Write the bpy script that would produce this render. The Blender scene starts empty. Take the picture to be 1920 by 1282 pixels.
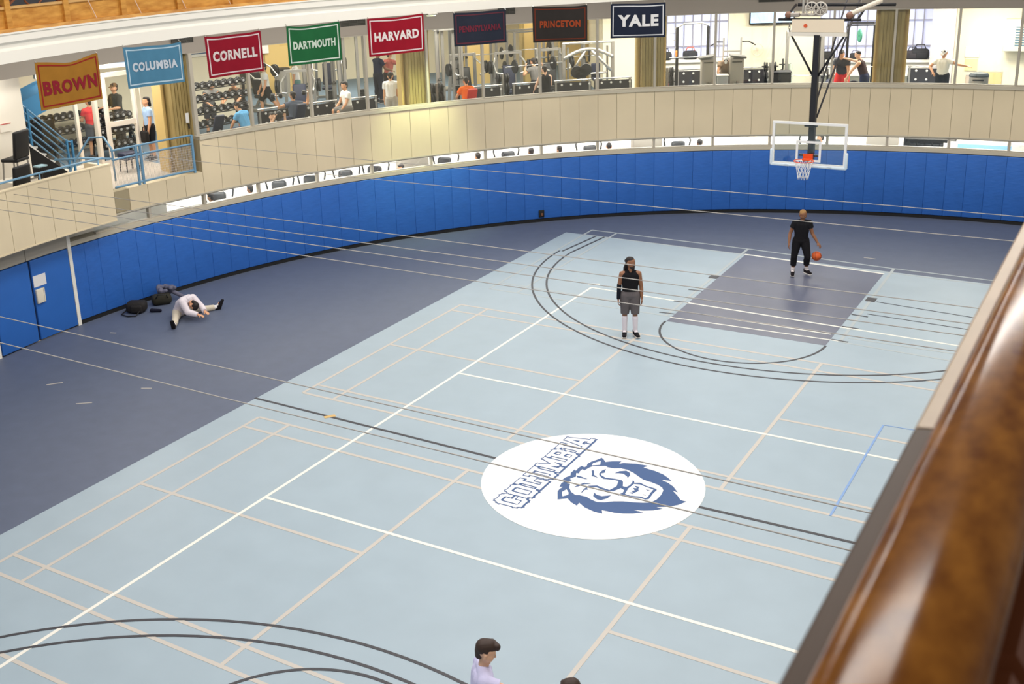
import bpy, bmesh, math, random
from mathutils import Vector, Matrix
from math import sin, cos, pi, radians as rad

# ------------------------------------------------------------------ camera
S = bpy.context.scene
C = S.collection
cam_data = bpy.data.cameras.new('camera')
cam = bpy.data.objects.new('camera', cam_data); C.objects.link(cam)
cam_data.sensor_width = 36.0
cam_data.lens = 2107.5 / 1920 * 36
cam_data.shift_x = (960 - 818.85) / 1920
cam_data.shift_y = (517.93 - 641) / 1920
cam_data.clip_start = 0.05; cam_data.clip_end = 300
def camera_matrix():
    y, p, ro = -0.584955, 0.300321, -0.046063
    f = Vector((sin(y)*cos(p), cos(y)*cos(p), -sin(p)))
    r = Vector((cos(y), -sin(y), 0)); u = r.cross(f)
    c, s = cos(ro), sin(ro)
    X = c*r + s*u; Y = -s*r + c*u; Z = -f
    m = Matrix(((X.x, Y.x, Z.x, 7.27499), (X.y, Y.y, Z.y, -15.44054), (X.z, Y.z, Z.z, 8.85527), (0, 0, 0, 1)))
    return m
cam.matrix_world = camera_matrix()
cam_data.dof.use_dof = True
cam_data.dof.focus_distance = 24.0
cam_data.dof.aperture_fstop = 7.1
S.camera = cam

# ------------------------------------------------------------------ light
S.view_settings.view_transform = 'Standard'
S.view_settings.look = 'None'
S.view_settings.gamma = 1.0
S.view_settings.use_curve_mapping = False
S.view_settings.exposure = 0.0
W = bpy.data.worlds.new('world'); S.world = W
W.use_nodes = True
W.node_tree.nodes['Background'].inputs[0].default_value = (1.0, 0.97, 0.93, 1)
W.node_tree.nodes['Background'].inputs[1].default_value = 0.34

def area(name, loc, sx, sy, power, col=(1, 1, 1), target=None, spread=None):
    d = bpy.data.lights.new(name, 'AREA'); d.shape = 'RECTANGLE'; d.size = sx; d.size_y = sy
    d.energy = power; d.color = col
    if spread: d.spread = spread
    o = bpy.data.objects.new(name, d); C.objects.link(o); o.location = loc
    if target is not None:
        o.rotation_euler = (Vector(target) - Vector(loc)).to_track_quat('-Z', 'Y').to_euler()
    return o

OX, OY, R0 = 3.919, 1.317, 18.28          # centre and radius of the curved wall
def P(th, R, z=0.0):
    return Vector((OX + R*cos(rad(th)), OY + R*sin(rad(th)), z))

# lamps of the hall, high above the court
for lx in (-6.5, -0.5, 5.5):
    for ly in (-9, -1.5, 6, 13):
        area('hall_lamp', (lx, ly, 12.0), 2.4, 1.2, 320, (1.0, 0.955, 0.90))
# fill lights added under the running track to brighten the header and cream panels
for th in (88, 95, 102, 109, 116, 123, 130, 137, 144, 151, 158, 165, 172, 179, 186):
    area('track_fill', P(th, 16.35, 6.66), 1.3, .3, 18 if th < 128 else 26 if th < 146 else 34, (1.0, 0.95, 0.84), P(th, 18.1, 4.6))
# lamps of the fitness rooms behind the curved wall
for th in (94, 101, 108, 115, 122):
    area('fitness_lamp', P(th, 21.3, 6.25), 1.6, 1.6, 190, (1.0, 0.93, 0.82))
for th in (128, 134, 140, 146, 152, 158, 164, 171):
    area('fitness_lamp', P(th, 21.3, 6.25), 1.6, 1.6, 110, (1.0, 0.93, 0.82))
for th in (127, 134, 141, 148):
    area('fitness_lamp', P(th, 28, 6.25), 2.2, 2.2, 170, (1.0, 0.92, 0.78))
area('fitness_lamp', P(94, 21.8, 6.2), 1.2, 1.2, 120, (1.0, 0.93, 0.8))
for th in (92, 98, 104, 110, 116, 122, 128, 134, 140, 146, 152, 158, 163):
    area('cardio_lamp', P(th, 19.3, 2.69), 1.8, .9, 60, (1.0, 0.96, 0.9))
    area('cardio_lamp', P(th, 21.9, 2.69), 2.0, 1.0, 120, (1.0, 0.96, 0.9))
area('cardio_lamp', P(171, 19.4, 2.6), 1.0, 0.6, 8, (1.0, 0.96, 0.9))
area('landing_lamp', P(172, 19.6, 6.2), 1.5, 1.0, 60, (1.0, 0.95, 0.88))
area('landing_lamp', P(182, 19.2, 6.2), 1.0, 1.0, 30, (1.0, 0.95, 0.88))

# ------------------------------------------------------------------ materials
def lin(c):
    return tuple(((v/255)/12.92 if v/255 <= 0.04045 else ((v/255+0.055)/1.055)**2.4) for v in c)
MATS = {}
def mat(name, rgb, rough=0.6, metal=0.0, spec=0.4, noise=0.0, scale=4.0, bump=0.0, bscale=20.0, stretch=None, rgb2=None, emit=None, coat=0.0):
    """procedural material; rgb is an albedo given as 8-bit sRGB"""
    if name in MATS: return MATS[name]
    m = bpy.data.materials.new(name); m.use_nodes = True
    nt = m.node_tree; b = nt.nodes['Principled BSDF']
    c = lin(rgb)
    b.inputs['Base Color'].default_value = (*c, 1)
    b.inputs['Roughness'].default_value = rough
    b.inputs['Metallic'].default_value = metal
    b.inputs['Specular IOR Level'].default_value = spec
    if coat: b.inputs['Coat Weight'].default_value = coat; b.inputs['Coat Roughness'].default_value = 0.15
    if noise or rgb2 or bump:
        tc = nt.nodes.new('ShaderNodeTexCoord'); mp = nt.nodes.new('ShaderNodeMapping')
        nt.links.new(tc.outputs['Object'], mp.inputs['Vector'])
        if stretch: mp.inputs['Scale'].default_value = stretch
    if noise or rgb2:
        n = nt.nodes.new('ShaderNodeTexNoise'); n.inputs['Scale'].default_value = scale; n.inputs['Detail'].default_value = 5
        nt.links.new(mp.outputs[0], n.inputs['Vector'])
        r = nt.nodes.new('ShaderNodeValToRGB')
        if rgb2: c2 = lin(rgb2)
        else:
            c2 = tuple(min(1, v*(1+noise)) for v in c); c = tuple(v*(1-noise) for v in c)
        r.color_ramp.elements[0].position = 0.3; r.color_ramp.elements[1].position = 0.7
        r.color_ramp.elements[0].color = (*c, 1); r.color_ramp.elements[1].color = (*c2, 1)
        nt.links.new(n.outputs['Fac'], r.inputs['Fac']); nt.links.new(r.outputs['Color'], b.inputs['Base Color'])
    if bump:
        n2 = nt.nodes.new('ShaderNodeTexNoise'); n2.inputs['Scale'].default_value = bscale; n2.inputs['Detail'].default_value = 4
        nt.links.new(mp.outputs[0], n2.inputs['Vector'])
        bp = nt.nodes.new('ShaderNodeBump'); bp.inputs['Strength'].default_value = bump; bp.inputs['Distance'].default_value = 0.02
        nt.links.new(n2.outputs['Fac'], bp.inputs['Height']); nt.links.new(bp.outputs['Normal'], b.inputs['Normal'])
    if emit:
        b.inputs['Emission Color'].default_value = (*c, 1); b.inputs['Emission Strength'].default_value = emit
    MATS[name] = m
    return m
def glass(name, tint=(0.97, 0.985, 0.98), refl=0.05):
    """thin clear pane: straight-through transparency with a mirror share"""
    if name in MATS: return MATS[name]
    m = bpy.data.materials.new(name); m.use_nodes = True; nt = m.node_tree
    nt.nodes.remove(nt.nodes['Principled BSDF'])
    t = nt.nodes.new('ShaderNodeBsdfTransparent'); t.inputs[0].default_value = (*tint, 1)
    g = nt.nodes.new('ShaderNodeBsdfGlossy'); g.inputs['Roughness'].default_value = 0.02
    mx = nt.nodes.new('ShaderNodeMixShader'); mx.inputs[0].default_value = refl
    nt.links.new(t.outputs[0], mx.inputs[1]); nt.links.new(g.outputs[0], mx.inputs[2])
    nt.links.new(mx.outputs[0], nt.nodes['Material Output'].inputs[0])
    MATS[name] = m
    return m

M_DARKFLOOR = mat('dark_blue_rubber_floor', (90, 99, 120), 0.5, spec=0.35, noise=0.05, scale=3)
M_COURT = mat('pale_blue_court_paint', (155, 172, 184), 0.42, spec=0.4, noise=0.03, scale=1.5)
M_KEY = mat('slate_blue_key_paint', (94, 99, 118), 0.34, spec=0.45, noise=0.04, scale=2)
M_WHITELINE = mat('white_line_paint', (228, 226, 218), 0.5)
M_TANLINE = mat('pale_pink_line_paint', (190, 184, 177), 0.5)
M_FAINTLINE = mat('worn_pink_line_paint', (168, 177, 181), 0.5)
M_BLACKLINE = mat('black_line_paint', (62, 62, 68), 0.5)
M_DIMLINE = mat('dull_line_paint', (142, 146, 150), 0.5)
M_LOGOWHITE = mat('white_emblem_paint', (240, 240, 238), 0.5)
M_LOGOBLUE = mat('blue_emblem_paint', (50, 82, 132), 0.5)
M_TAPE = mat('blue_tape', (124, 156, 204), 0.5)
M_TANTAPE = mat('tan_tape', (205, 170, 110), 0.5)
M_PAD = mat('blue_vinyl', (46, 102, 186), 0.42, spec=0.4, noise=0.06, scale=3, bump=0.35, bscale=5, stretch=(1, 1, 3))
M_DOORBLUE = mat('blue_door_vinyl', (44, 103, 186), 0.45, spec=0.4, noise=0.04, scale=2)
M_BLACK = mat('black_rubber', (26, 26, 28), 0.6)
M_PANEL = mat('cream_panel', (214, 199, 169), 0.55, noise=0.03, scale=0.8)
M_SEAM = mat('panel_seam', (158, 147, 120), 0.7)
M_SILL = mat('greige_metal', (190, 182, 164), 0.5)
M_FRAME = mat('grey_window_frame', (176, 169, 156), 0.45)
M_HEADER = mat('grey_header_paint', (154, 145, 136), 0.7)
M_WHITE = mat('white_plaster', (236, 232, 222), 0.6)
M_COVE = mat('shadowed_cove_plaster', (214, 206, 190), 0.7)
M_CREAMWALL = mat('cream_wall', (238, 228, 202), 0.7)
M_WHITEWALL = mat('white_wall', (236, 230, 218), 0.7)
M_WOOD = mat('orange_wood', (176, 116, 42), 0.45, rgb2=(214, 158, 74), scale=3, stretch=(1, 1, 4))
M_WOODDARK = mat('red_brown_wood', (122, 66, 34), 0.5)
M_RAILWOOD = mat('varnished_rail_wood', (112, 62, 16), 0.13, spec=0.05, rgb2=(160, 102, 36), scale=26, stretch=(1.3, 0.6, 1))
M_RAILSIDE = mat('beige_rail_side', (182, 152, 112), 0.4, noise=0.08, scale=10)  # beige ledge on the far stretch of the rail
M_RAILDARK = mat('dark_rail_side', (84, 64, 48), 0.5, spec=0.12, noise=0.1, scale=10)
M_TRACKFLOOR = mat('track_floor', (110, 110, 112), 0.7)
M_DARKGREY = mat('dark_grey_paint', (84, 84, 88), 0.7)
M_YELLOW = mat('golden_board_concrete', (146, 126, 78), 0.7, rgb2=(172, 150, 98), scale=5, stretch=(3, 3, 0.3))
M_YELLOWTRIM = mat('golden_trim', (212, 182, 118), 0.5)
M_GYMFLOOR = mat('blue_grey_rubber', (104, 124, 142), 0.7, noise=0.05, scale=8)
M_LANDING = mat('grey_landing', (176, 166, 154), 0.7)
M_BLUEPAINT = mat('blue_rail_paint', (104, 146, 178), 0.45)
M_BLUESLAB = mat('blue_stair_paint', (56, 120, 164), 0.55)
M_STEEL = mat('grey_steel', (150, 147, 142), 0.35, metal=0.3)
M_CHROME = mat('bright_steel', (205, 203, 198), 0.25, metal=0.7)
M_IRON = mat('black_iron', (30, 30, 33), 0.45)
M_NAVY = mat('navy_vinyl', (32, 38, 62), 0.5)
M_BARRIER = mat('dark_barrier', (42, 40, 44), 0.55)
M_BOLT = mat('white_bolt', (214, 212, 206), 0.5)
M_BIN = mat('grey_bin', (150, 143, 132), 0.5)
M_CORD = mat('grey_cord', (170, 168, 166), 0.7)
M_GLASS = glass('clear_glass')
M_BOARDGLASS = glass('backboard_glass', (0.93, 0.96, 0.95), 0.06)
M_PALEPANE = mat('daylit_pane', (210, 214, 246), 0.4, emit=0.5)
M_SKIN = {'tan': mat('skin_tan', (214, 160, 124), 0.55), 'brown': mat('skin_brown', (140, 96, 70), 0.5), 'dark': mat('skin_deep_brown', (112, 74, 54), 0.5), 'light': mat('skin_light', (226, 180, 150), 0.55)}
def cloth(name, rgb): return mat('cloth_' + name, rgb, 0.85, spec=0.15, bump=0.25, bscale=14)
M_HAIR = mat('dark_hair', (34, 26, 24), 0.6)
M_BROWNHAIR = mat('brown_hair', (58, 42, 36), 0.6)

# ------------------------------------------------------------------ mesh helpers
class MB:
    """collects shapes, then links them as one mesh object"""
    def __init__(s): s.v = []; s.f = []; s.mi = []; s.m = 0
    def add(s, vs, fs):
        n = len(s.v); s.v += [tuple(x) for x in vs]
        for f in fs: s.f.append(tuple(i+n for i in f)); s.mi.append(s.m)
        return s
    def box(s, c, d, rz=0.0, M=None):
        x, y, z = d[0]/2, d[1]/2, d[2]/2
        vs = [Vector((sx*x, sy*y, sz*z)) for sx in (-1, 1) for sy in (-1, 1) for sz in (-1, 1)]
        R = M if M else Matrix.Rotation(rz, 3, 'Z')
        vs = [R @ v + Vector(c) for v in vs]
        return s.add(vs, [(0, 1, 3, 2), (4, 6, 7, 5), (0, 4, 5, 1), (2, 3, 7, 6), (0, 2, 6, 4), (1, 5, 7, 3)])
    def rbox(s, c, d, r, rz=0.0, M=None, n=3):
        """box with rounded edges: bevelled hull"""
        bm = bmesh.new(); bmesh.ops.create_cube(bm, size=1)
        for v in bm.verts: v.co = Vector((v.co.x*d[0], v.co.y*d[1], v.co.z*d[2]))
        bmesh.ops.bevel(bm, geom=bm.edges[:] + bm.verts[:], offset=r, segments=n, profile=0.5, affect='EDGES')
        R = M if M else Matrix.Rotation(rz, 3, 'Z')
        bm.verts.ensure_lookup_table()
        vs = [R @ v.co + Vector(c) for v in bm.verts]; fs = [[v.index for v in f.verts] for f in bm.faces]
        bm.free(); return s.add(vs, fs)
    def beam(s, p, q, w, h=None, up=(0, 0, 1)):
        p, q = Vector(p), Vector(q); d = (q-p); L = d.length; d.normalize()
        u = Vector(up)
        if abs(d.dot(u)) > 0.98: u = Vector((0, 1, 0))
        x = d.cross(u).normalized(); y = x.cross(d)
        h = h or w
        vs = [b + x*sx*w/2 + y*sy*h/2 for b in (p, q) for sx, sy in ((-1, -1), (1, -1), (1, 1), (-1, 1))]
        return s.add(vs, [(3, 2, 1, 0), (4, 5, 6, 7), (0, 1, 5, 4), (1, 2, 6, 5), (2, 3, 7, 6), (3, 0, 4, 7)])
    def tube(s, pts, r, n=8, cap=True, closed=False):
        pts = [Vector(p) for p in pts]; k = len(pts); vs = []; fs = []
        rr = r if isinstance(r, (list, tuple)) else [r]*k
        prev = None
        for i, p in enumerate(pts):
            if closed: d = pts[(i+1) % k] - pts[i-1]
            else: d = pts[min(i+1, k-1)] - pts[max(i-1, 0)]
            d.normalize()
            if prev is None:
                u = Vector((0, 0, 1)) if abs(d.z) < 0.9 else Vector((1, 0, 0))
                x = d.cross(u).normalized()
            else: x = (prev - d*prev.dot(d)).normalized()
            prev = x; y = d.cross(x)
            for j in range(n):
                a = 2*pi*j/n; vs.append(p + (x*cos(a) + y*sin(a))*rr[i])
        for i in range(k if closed else k-1):
            a, b = i*n, ((i+1) % k)*n
            for j in range(n): fs.append((a+j, a+(j+1) % n, b+(j+1) % n, b+j))
        if cap and not closed: fs.append(tuple(range(n-1, -1, -1))); fs.append(tuple((k-1)*n+j for j in range(n)))
        return s.add(vs, fs)
    def lathe(s, prof, c=(0, 0, 0), n=20, axis='Z', M=None):
        """prof: list of (r, z)"""
        vs = []; fs = []
        A = {'Z': Matrix.Identity(3), 'X': Matrix(((0, 0, 1), (0, 1, 0), (-1, 0, 0))), 'Y': Matrix(((1, 0, 0), (0, 0, 1), (0, -1, 0)))}[axis]
        if M: A = M
        for r, z in prof:
            for j in range(n):
                a = 2*pi*j/n; vs.append(A @ Vector((r*cos(a), r*sin(a), z)) + Vector(c))
        for i in range(len(prof)-1):
            for j in range(n): fs.append((i*n+j, i*n+(j+1) % n, (i+1)*n+(j+1) % n, (i+1)*n+j))
        fs.append(tuple(range(n-1, -1, -1))); fs.append(tuple((len(prof)-1)*n+j for j in range(n)))
        return s.add(vs, fs)
    def cyl(s, p, q, r, n=16):
        return s.tube([p, q], r, n)
    def ball(s, c, r, n=12, sc=(1, 1, 1)):
        prof = [(max(1e-4, r*sin(pi*i/n)), -r*cos(pi*i/n)) for i in range(n+1)]
        m0 = len(s.v); s.lathe(prof, (0, 0, 0), n*2 if n < 10 else 20)
        for i in range(m0, len(s.v)):
            v = s.v[i]; s.v[i] = (v[0]*sc[0]+c[0], v[1]*sc[1]+c[1], v[2]*sc[2]+c[2])
        return s
    def arc(s, Ra, Rb, t0, t1, z0, z1, step=1.0):
        """solid ring segment about the hall's centre, angles in degrees"""
        n = max(1, int(abs(t1-t0)/step + 0.5)); vs = []; fs = []
        for i in range(n+1):
            t = t0 + (t1-t0)*i/n
            vs += [P(t, Ra, z0), P(t, Rb, z0), P(t, Rb, z1), P(t, Ra, z1)]
        for i in range(n):
            a, b = i*4, i*4+4
            for j in range(4): fs.append((a+j, a+(j+1) % 4, b+(j+1) % 4, b+j))
        fs.append((3, 2, 1, 0)); fs.append((n*4, n*4+1, n*4+2, n*4+3))
        return s.add(vs, fs)
    def arcprofile(s, prof, t0, t1, step=1.0):
        """closed (R, z) profile swept about the hall's centre"""
        n = max(1, int(abs(t1-t0)/step + 0.5)); k = len(prof); vs = []; fs = []
        for i in range(n+1):
            t = t0 + (t1-t0)*i/n
            vs += [P(t, R, z) for R, z in prof]
        for i in range(n):
            for j in range(k): fs.append((i*k+j, i*k+(j+1) % k, (i+1)*k+(j+1) % k, (i+1)*k+j))
        fs.append(tuple(range(k-1, -1, -1))); fs.append(tuple(n*k+j for j in range(k)))
        return s.add(vs, fs)
    def poly(s, pts, z0, z1):
        """prism from a flat outline"""
        from mathutils.geometry import tessellate_polygon
        k = len(pts); tri = tessellate_polygon([[Vector((x, y, 0)) for x, y in pts]])
        vs = [(x, y, z1) for x, y in pts] + [(x, y, z0) for x, y in pts]
        ar = sum(pts[i-1][0]*pts[i][1]-pts[i][0]*pts[i-1][1] for i in range(k))
        fs = []
        for t in tri:
            a, b, c = t
            cr = (pts[b][0]-pts[a][0])*(pts[c][1]-pts[a][1]) - (pts[b][1]-pts[a][1])*(pts[c][0]-pts[a][0])
            fs.append((a, b, c) if cr > 0 else (a, c, b))
        for i in range(k):
            j = (i+1) % k
            fs.append((i, i+k, j+k, j) if ar > 0 else (j, j+k, i+k, i))
        return s.add(vs, fs)
    def line(s, p, q, w, z0, z1):
        """flat painted strip on the floor"""
        p, q = Vector((p[0], p[1])), Vector((q[0], q[1])); d = (q-p).normalized(); n = Vector((-d.y, d.x))*w/2
        return s.poly([tuple(p-n), tuple(q-n), tuple(q+n), tuple(p+n)], z0, z1)
    def ringline(s, c, r, a0, a1, w, z0, z1, n=64):
        o = [(c[0]+(r+w/2)*cos(rad(a0+(a1-a0)*i/n)), c[1]+(r+w/2)*sin(rad(a0+(a1-a0)*i/n))) for i in range(n+1)]
        i_ = [(c[0]+(r-w/2)*cos(rad(a0+(a1-a0)*i/n)), c[1]+(r-w/2)*sin(rad(a0+(a1-a0)*i/n))) for i in range(n+1)]
        for k in range(n): s.poly([o[k], o[k+1], i_[k+1], i_[k]], z0, z1)
        return s
    def build(s, name, mats, parent=None, smooth=False, loc=None, rz=0.0):
        me = bpy.data.meshes.new(name); me.from_pydata(s.v, [], s.f)
        for m in (mats if isinstance(mats, (list, tuple)) else [mats]): me.materials.append(m)
        if len(me.materials) > 1:
            for p, i in zip(me.polygons, s.mi): p.material_index = i
        if smooth:
            me.polygons.foreach_set('use_smooth', [True]*len(me.polygons))
            if smooth == 'auto': me.set_sharp_from_angle(angle=rad(35))
        me.update()
        o = bpy.data.objects.new(name, me); C.objects.link(o)
        if parent: o.parent = parent
        if loc is not None: o.location = loc
        o.rotation_euler.z = rz
        return o

def tag(o, label=None, cat=None, group=None, kind=None):
    if label: o['label'] = label
    if cat: o['category'] = cat
    if group: o['group'] = group
    if kind: o['kind'] = kind
    return o
def thing(name, label, cat, loc=(0, 0, 0), rz=0.0, group=None):
    o = bpy.data.objects.new(name, None); C.objects.link(o); o.empty_display_size = 0.2
    o.location = loc; o.rotation_euler.z = rz
    return tag(o, label, cat, group)
def at(th, R, z=0.0): return P(th, R, z), rad(th-90)        # local +x runs to the right seen from the court, +y away from it
def struct(o): o['kind'] = 'structure'; return o
def dup(root, loc, rz, label=None, group=None):
    r = root.copy(); C.objects.link(r); r.location = loc; r.rotation_euler.z = rz
    if label: r['label'] = label
    if group: r['group'] = group
    for ch in root.children:
        c = ch.copy(); C.objects.link(c); c.parent = r
        for g in ch.children:
            d = g.copy(); C.objects.link(d); d.parent = c
    return r
# ------------------------------------------------------------------ floor and its painted markings
b = MB(); b.poly([tuple(P(a, 18.6)[:2]) for a in range(80, 262, 2)] + [(9.6, -17.0), (9.6, 19.2)], -0.2, 0.0)
floor = struct(b.build('floor', M_DARKFLOOR))
b = MB(); b.poly([(-7.4, -15.0), (9.4, -15.0), (9.4, 13.42), (-1.86, 13.66), (-7.36, 13.76)], -0.01, 0.002); b.build('court_surface', M_COURT, floor)
b = MB(); b.poly([(-1.78, 7.7), (1.79, 7.7), (1.77, 13.34), (-1.87, 13.66)], 0, 0.004); b.build('key_paint', M_KEY, floor)
Z0, Z1 = 0.0, 0.006
b = MB(); ZK = 0
def L(p, q, w=0.06):
    global ZK
    ZK += 1; b.line(p, q, w, Z0, Z1 + 2e-5*(ZK % 40))
L((-4.4, 9.25), (-4.42, 2.9), .06); L((-4.42, 2.9), (-4.45, -3.2), .06); L((-4.45, -3.2), (-4.5, -10.5), .06)
L((-4.4, 9.24), (4.15, 8.87), .06); L((4.15, 8.87), (6.5, 8.77), .06); L((-4.4, 2.87), (6.5, 2.89), .06); L((-4.43, -3.17), (6.5, -3.04), .06); L((-4.6, 9.46), (-4.32, 9.56), .09)
L((-1.9, 13.64), (1.78, 13.34), .07); L((-1.6, 8.48), (1.72, 8.42), .045); L((-1.8, 7.98), (1.96, 8.08), .045)
b.build('white_court_lines', M_WHITELINE, floor)
b = MB(); Z1 = 0.005
def badminton(y0, y1, xs=-6.7, far=True):
    w = 0.066; ym = (y0+y1)/2
    L((xs, y0), (6.75, y0-.02), w); L((xs, y1), (6.75, y1-.02), w); L((xs, y0+.46), (6.75, y0+.46), w); L((xs, y1-.46), (6.75, y1-.46), w)
    L((xs, y0), (xs, y1), w); L((xs+.76, y0), (xs+.76, y1), w)
    L((xs, ym), (-1.98, ym), w); L((1.98, ym), (6.7, ym), w)
    L((-1.98, y0), (-1.98, y1), w); L((1.98, y0), (1.98, y1), w)
badminton(0.571, 6.67); badminton(-6.865, -0.765); badminton(-14.25, -8.12)
b.build('badminton_lines', M_TANLINE, floor)
b = MB()
L((-6.77, 14.3), (-2.03, 14.18)); L((-2.03, 14.18), (1.89, 13.9)); L((1.89, 13.9), (6.5, 13.8)); L((-6.76, 13.74), (6.5, 13.36))
L((-6.77, 14.3), (-6.7, 8.1)); L((-5.95, 14.27), (-5.9, 8.1)); L((-6.7, 8.06), (-1.8, 8.04)); L((1.96, 8.05), (6.5, 7.8)); L((-6.7, 8.62), (-1.8, 8.5)); L((2.1, 8.36), (6.5, 8.36))
L((-1.98, 14.17), (-1.94, 8.05), .07); L((1.9, 13.9), (2.0, 8.05), .07); L((-6.7, 11.1), (-6.0, 11.1))
b.build('worn_badminton_lines', M_FAINTLINE, floor)
b = MB(); Z1 = 0.007
L((-7.4, -0.09), (-1.7, -0.17)); L((1.85, -0.15), (6.6, -0.06))
for by, a0 in ((11.92, 180), (-12.2, 0)):
    b.ringline((-0.02, by), 6.25, a0, a0+180, .05, Z0, Z1); b.ringline((-0.02, by), 6.62, a0, a0+180, .05, Z0, Z1)
L((-6.27, 11.9), (-6.1, 13.72)); L((-6.55, 11.9), (-6.36, 13.72))
b.ringline((0.0, 7.68), 1.8, 180, 360, .05, Z0, Z1, 40); b.ringline((0.0, -7.9), 1.8, 0, 180, .05, Z0, Z1, 40)
b.build('basketball_lines', M_BLACKLINE, floor)
b = MB()
for s, yy in ((-1, (10.12, 9.14, 8.23)), (1, (9.92, 9.04, 8.12))):
    for y in yy: L((s*1.8, y), (s*2.16, y-.02), .05)
L((-2.06, 11.36), (-1.84, 11.36), .3); L((1.84, 11.16), (2.06, 11.16), .3)
for p, q in (((2.1, 10.1), (6.5, 9.85)), ((2.1, 11.05), (6.5, 10.6))): L(p, q, .03)
b.build('lane_marks', M_BLACKLINE, floor)
b = MB(); L((3.71, 4.2), (3.72, 0.52), .035); L((3.71, 4.2), (5.5, 4.3), .02); b.build('blue_tape_line', M_TAPE, floor)
b = MB(); L((-5.55, -.2), (-5.42, -.02), .1); b.build('tan_tape_patch', M_TANTAPE, floor)
b = MB()
for x, y, dx, dy in ((-11.9, -1.6, .22, .25), (-10.5, -2.0, .25, .2), (-9.9, -.8, .2, .1), (-13.2, 1.3, .15, .05), (1.0, 14.6, .3, -.03)): L((x, y), (x+dx, y+dy), .03)
b.build('scuff_marks', M_TANLINE, floor)
b = MB(); L((-14.3, -1.0), (-14.36, 1.05), .04); b.build('door_threshold_strip', mat('tan_threshold', (190, 175, 150), .5), floor)
# the round emblem in mid court: COLUMBIA beside a maned head
MANE=[[(-0.171,-0.985),(-0.292,-0.746),(-0.3,-0.655),(-0.285,-0.566),(-0.336,-0.587),(-0.363,-0.474),(-0.348,-0.367),(-0.404,-0.366),(-0.4,-0.254),(-0.354,-0.15),(-0.391,-0.067),(-0.387,0.078),(-0.349,0.047),(-0.356,0.167),(-0.339,0.249),(-0.28,0.232),(-0.261,0.28),(-0.286,0.361),(-0.265,0.467),(-0.204,0.595),(-0.168,0.689),(-0.11,0.644),(-0.048,0.571),(0.042,0.649),(0.184,0.724),(0.185,0.619),(0.239,0.673),(0.434,0.75),(0.653,0.776),(0.6,0.677),(0.834,0.651),(0.987,0.6),(1.106,0.522),(1.191,0.449),(1.035,0.405),(1.15,0.368),(1.286,0.284),(1.423,0.128),(1.331,0.146),(1.465,0.019),(1.557,-0.09),(1.654,-0.093),(1.578,-0.252),(1.464,-0.382),(1.304,-0.48),(1.41,-0.486),(1.303,-0.597),(1.17,-0.678),(1.016,-0.73),(1.191,-0.728),(1.071,-0.837),(0.935,-0.91),(0.802,-0.951),(0.764,-0.954),(0.596,-0.967),(0.649,-1.064),(0.52,-1.071),(0.322,-1.015),(0.179,-0.918),(0.19,-1.022),(0.064,-0.97),(-0.044,-0.879)]]
FACE=[[(-0.2,0.229),(-0.168,0.318),(0.019,0.434),(0.071,0.402),(0.186,0.41),(0.293,0.468),(0.399,0.472),(0.53,0.419),(0.652,0.342),(0.773,0.267),(0.921,0.247),(1.057,0.211),(1.149,0.154),(1.195,0.083),(1.223,-0.073),(1.216,-0.263),(1.167,-0.39),(1.073,-0.449),(0.929,-0.508),(0.778,-0.552),(0.646,-0.623),(0.53,-0.721),(0.423,-0.769),(0.315,-0.744),(0.202,-0.692),(0.078,-0.692),(0.022,-0.722),(-0.09,-0.658),(-0.186,-0.536),(-0.226,-0.42),(-0.277,-0.428),(-0.271,-0.346),(-0.251,-0.286),(-0.307,-0.265),(-0.275,-0.189),(-0.25,-0.155),(-0.302,-0.031),(-0.253,-0.025),(-0.278,0.054),(-0.272,0.139),(-0.223,0.113)],[(-0.218,-0.727),(-0.192,-0.617),(-0.111,-0.707),(-0.088,-0.771),(-0.147,-0.859)],[(-0.195,0.346),(-0.208,0.423),(-0.131,0.569),(-0.079,0.428)]]
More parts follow.
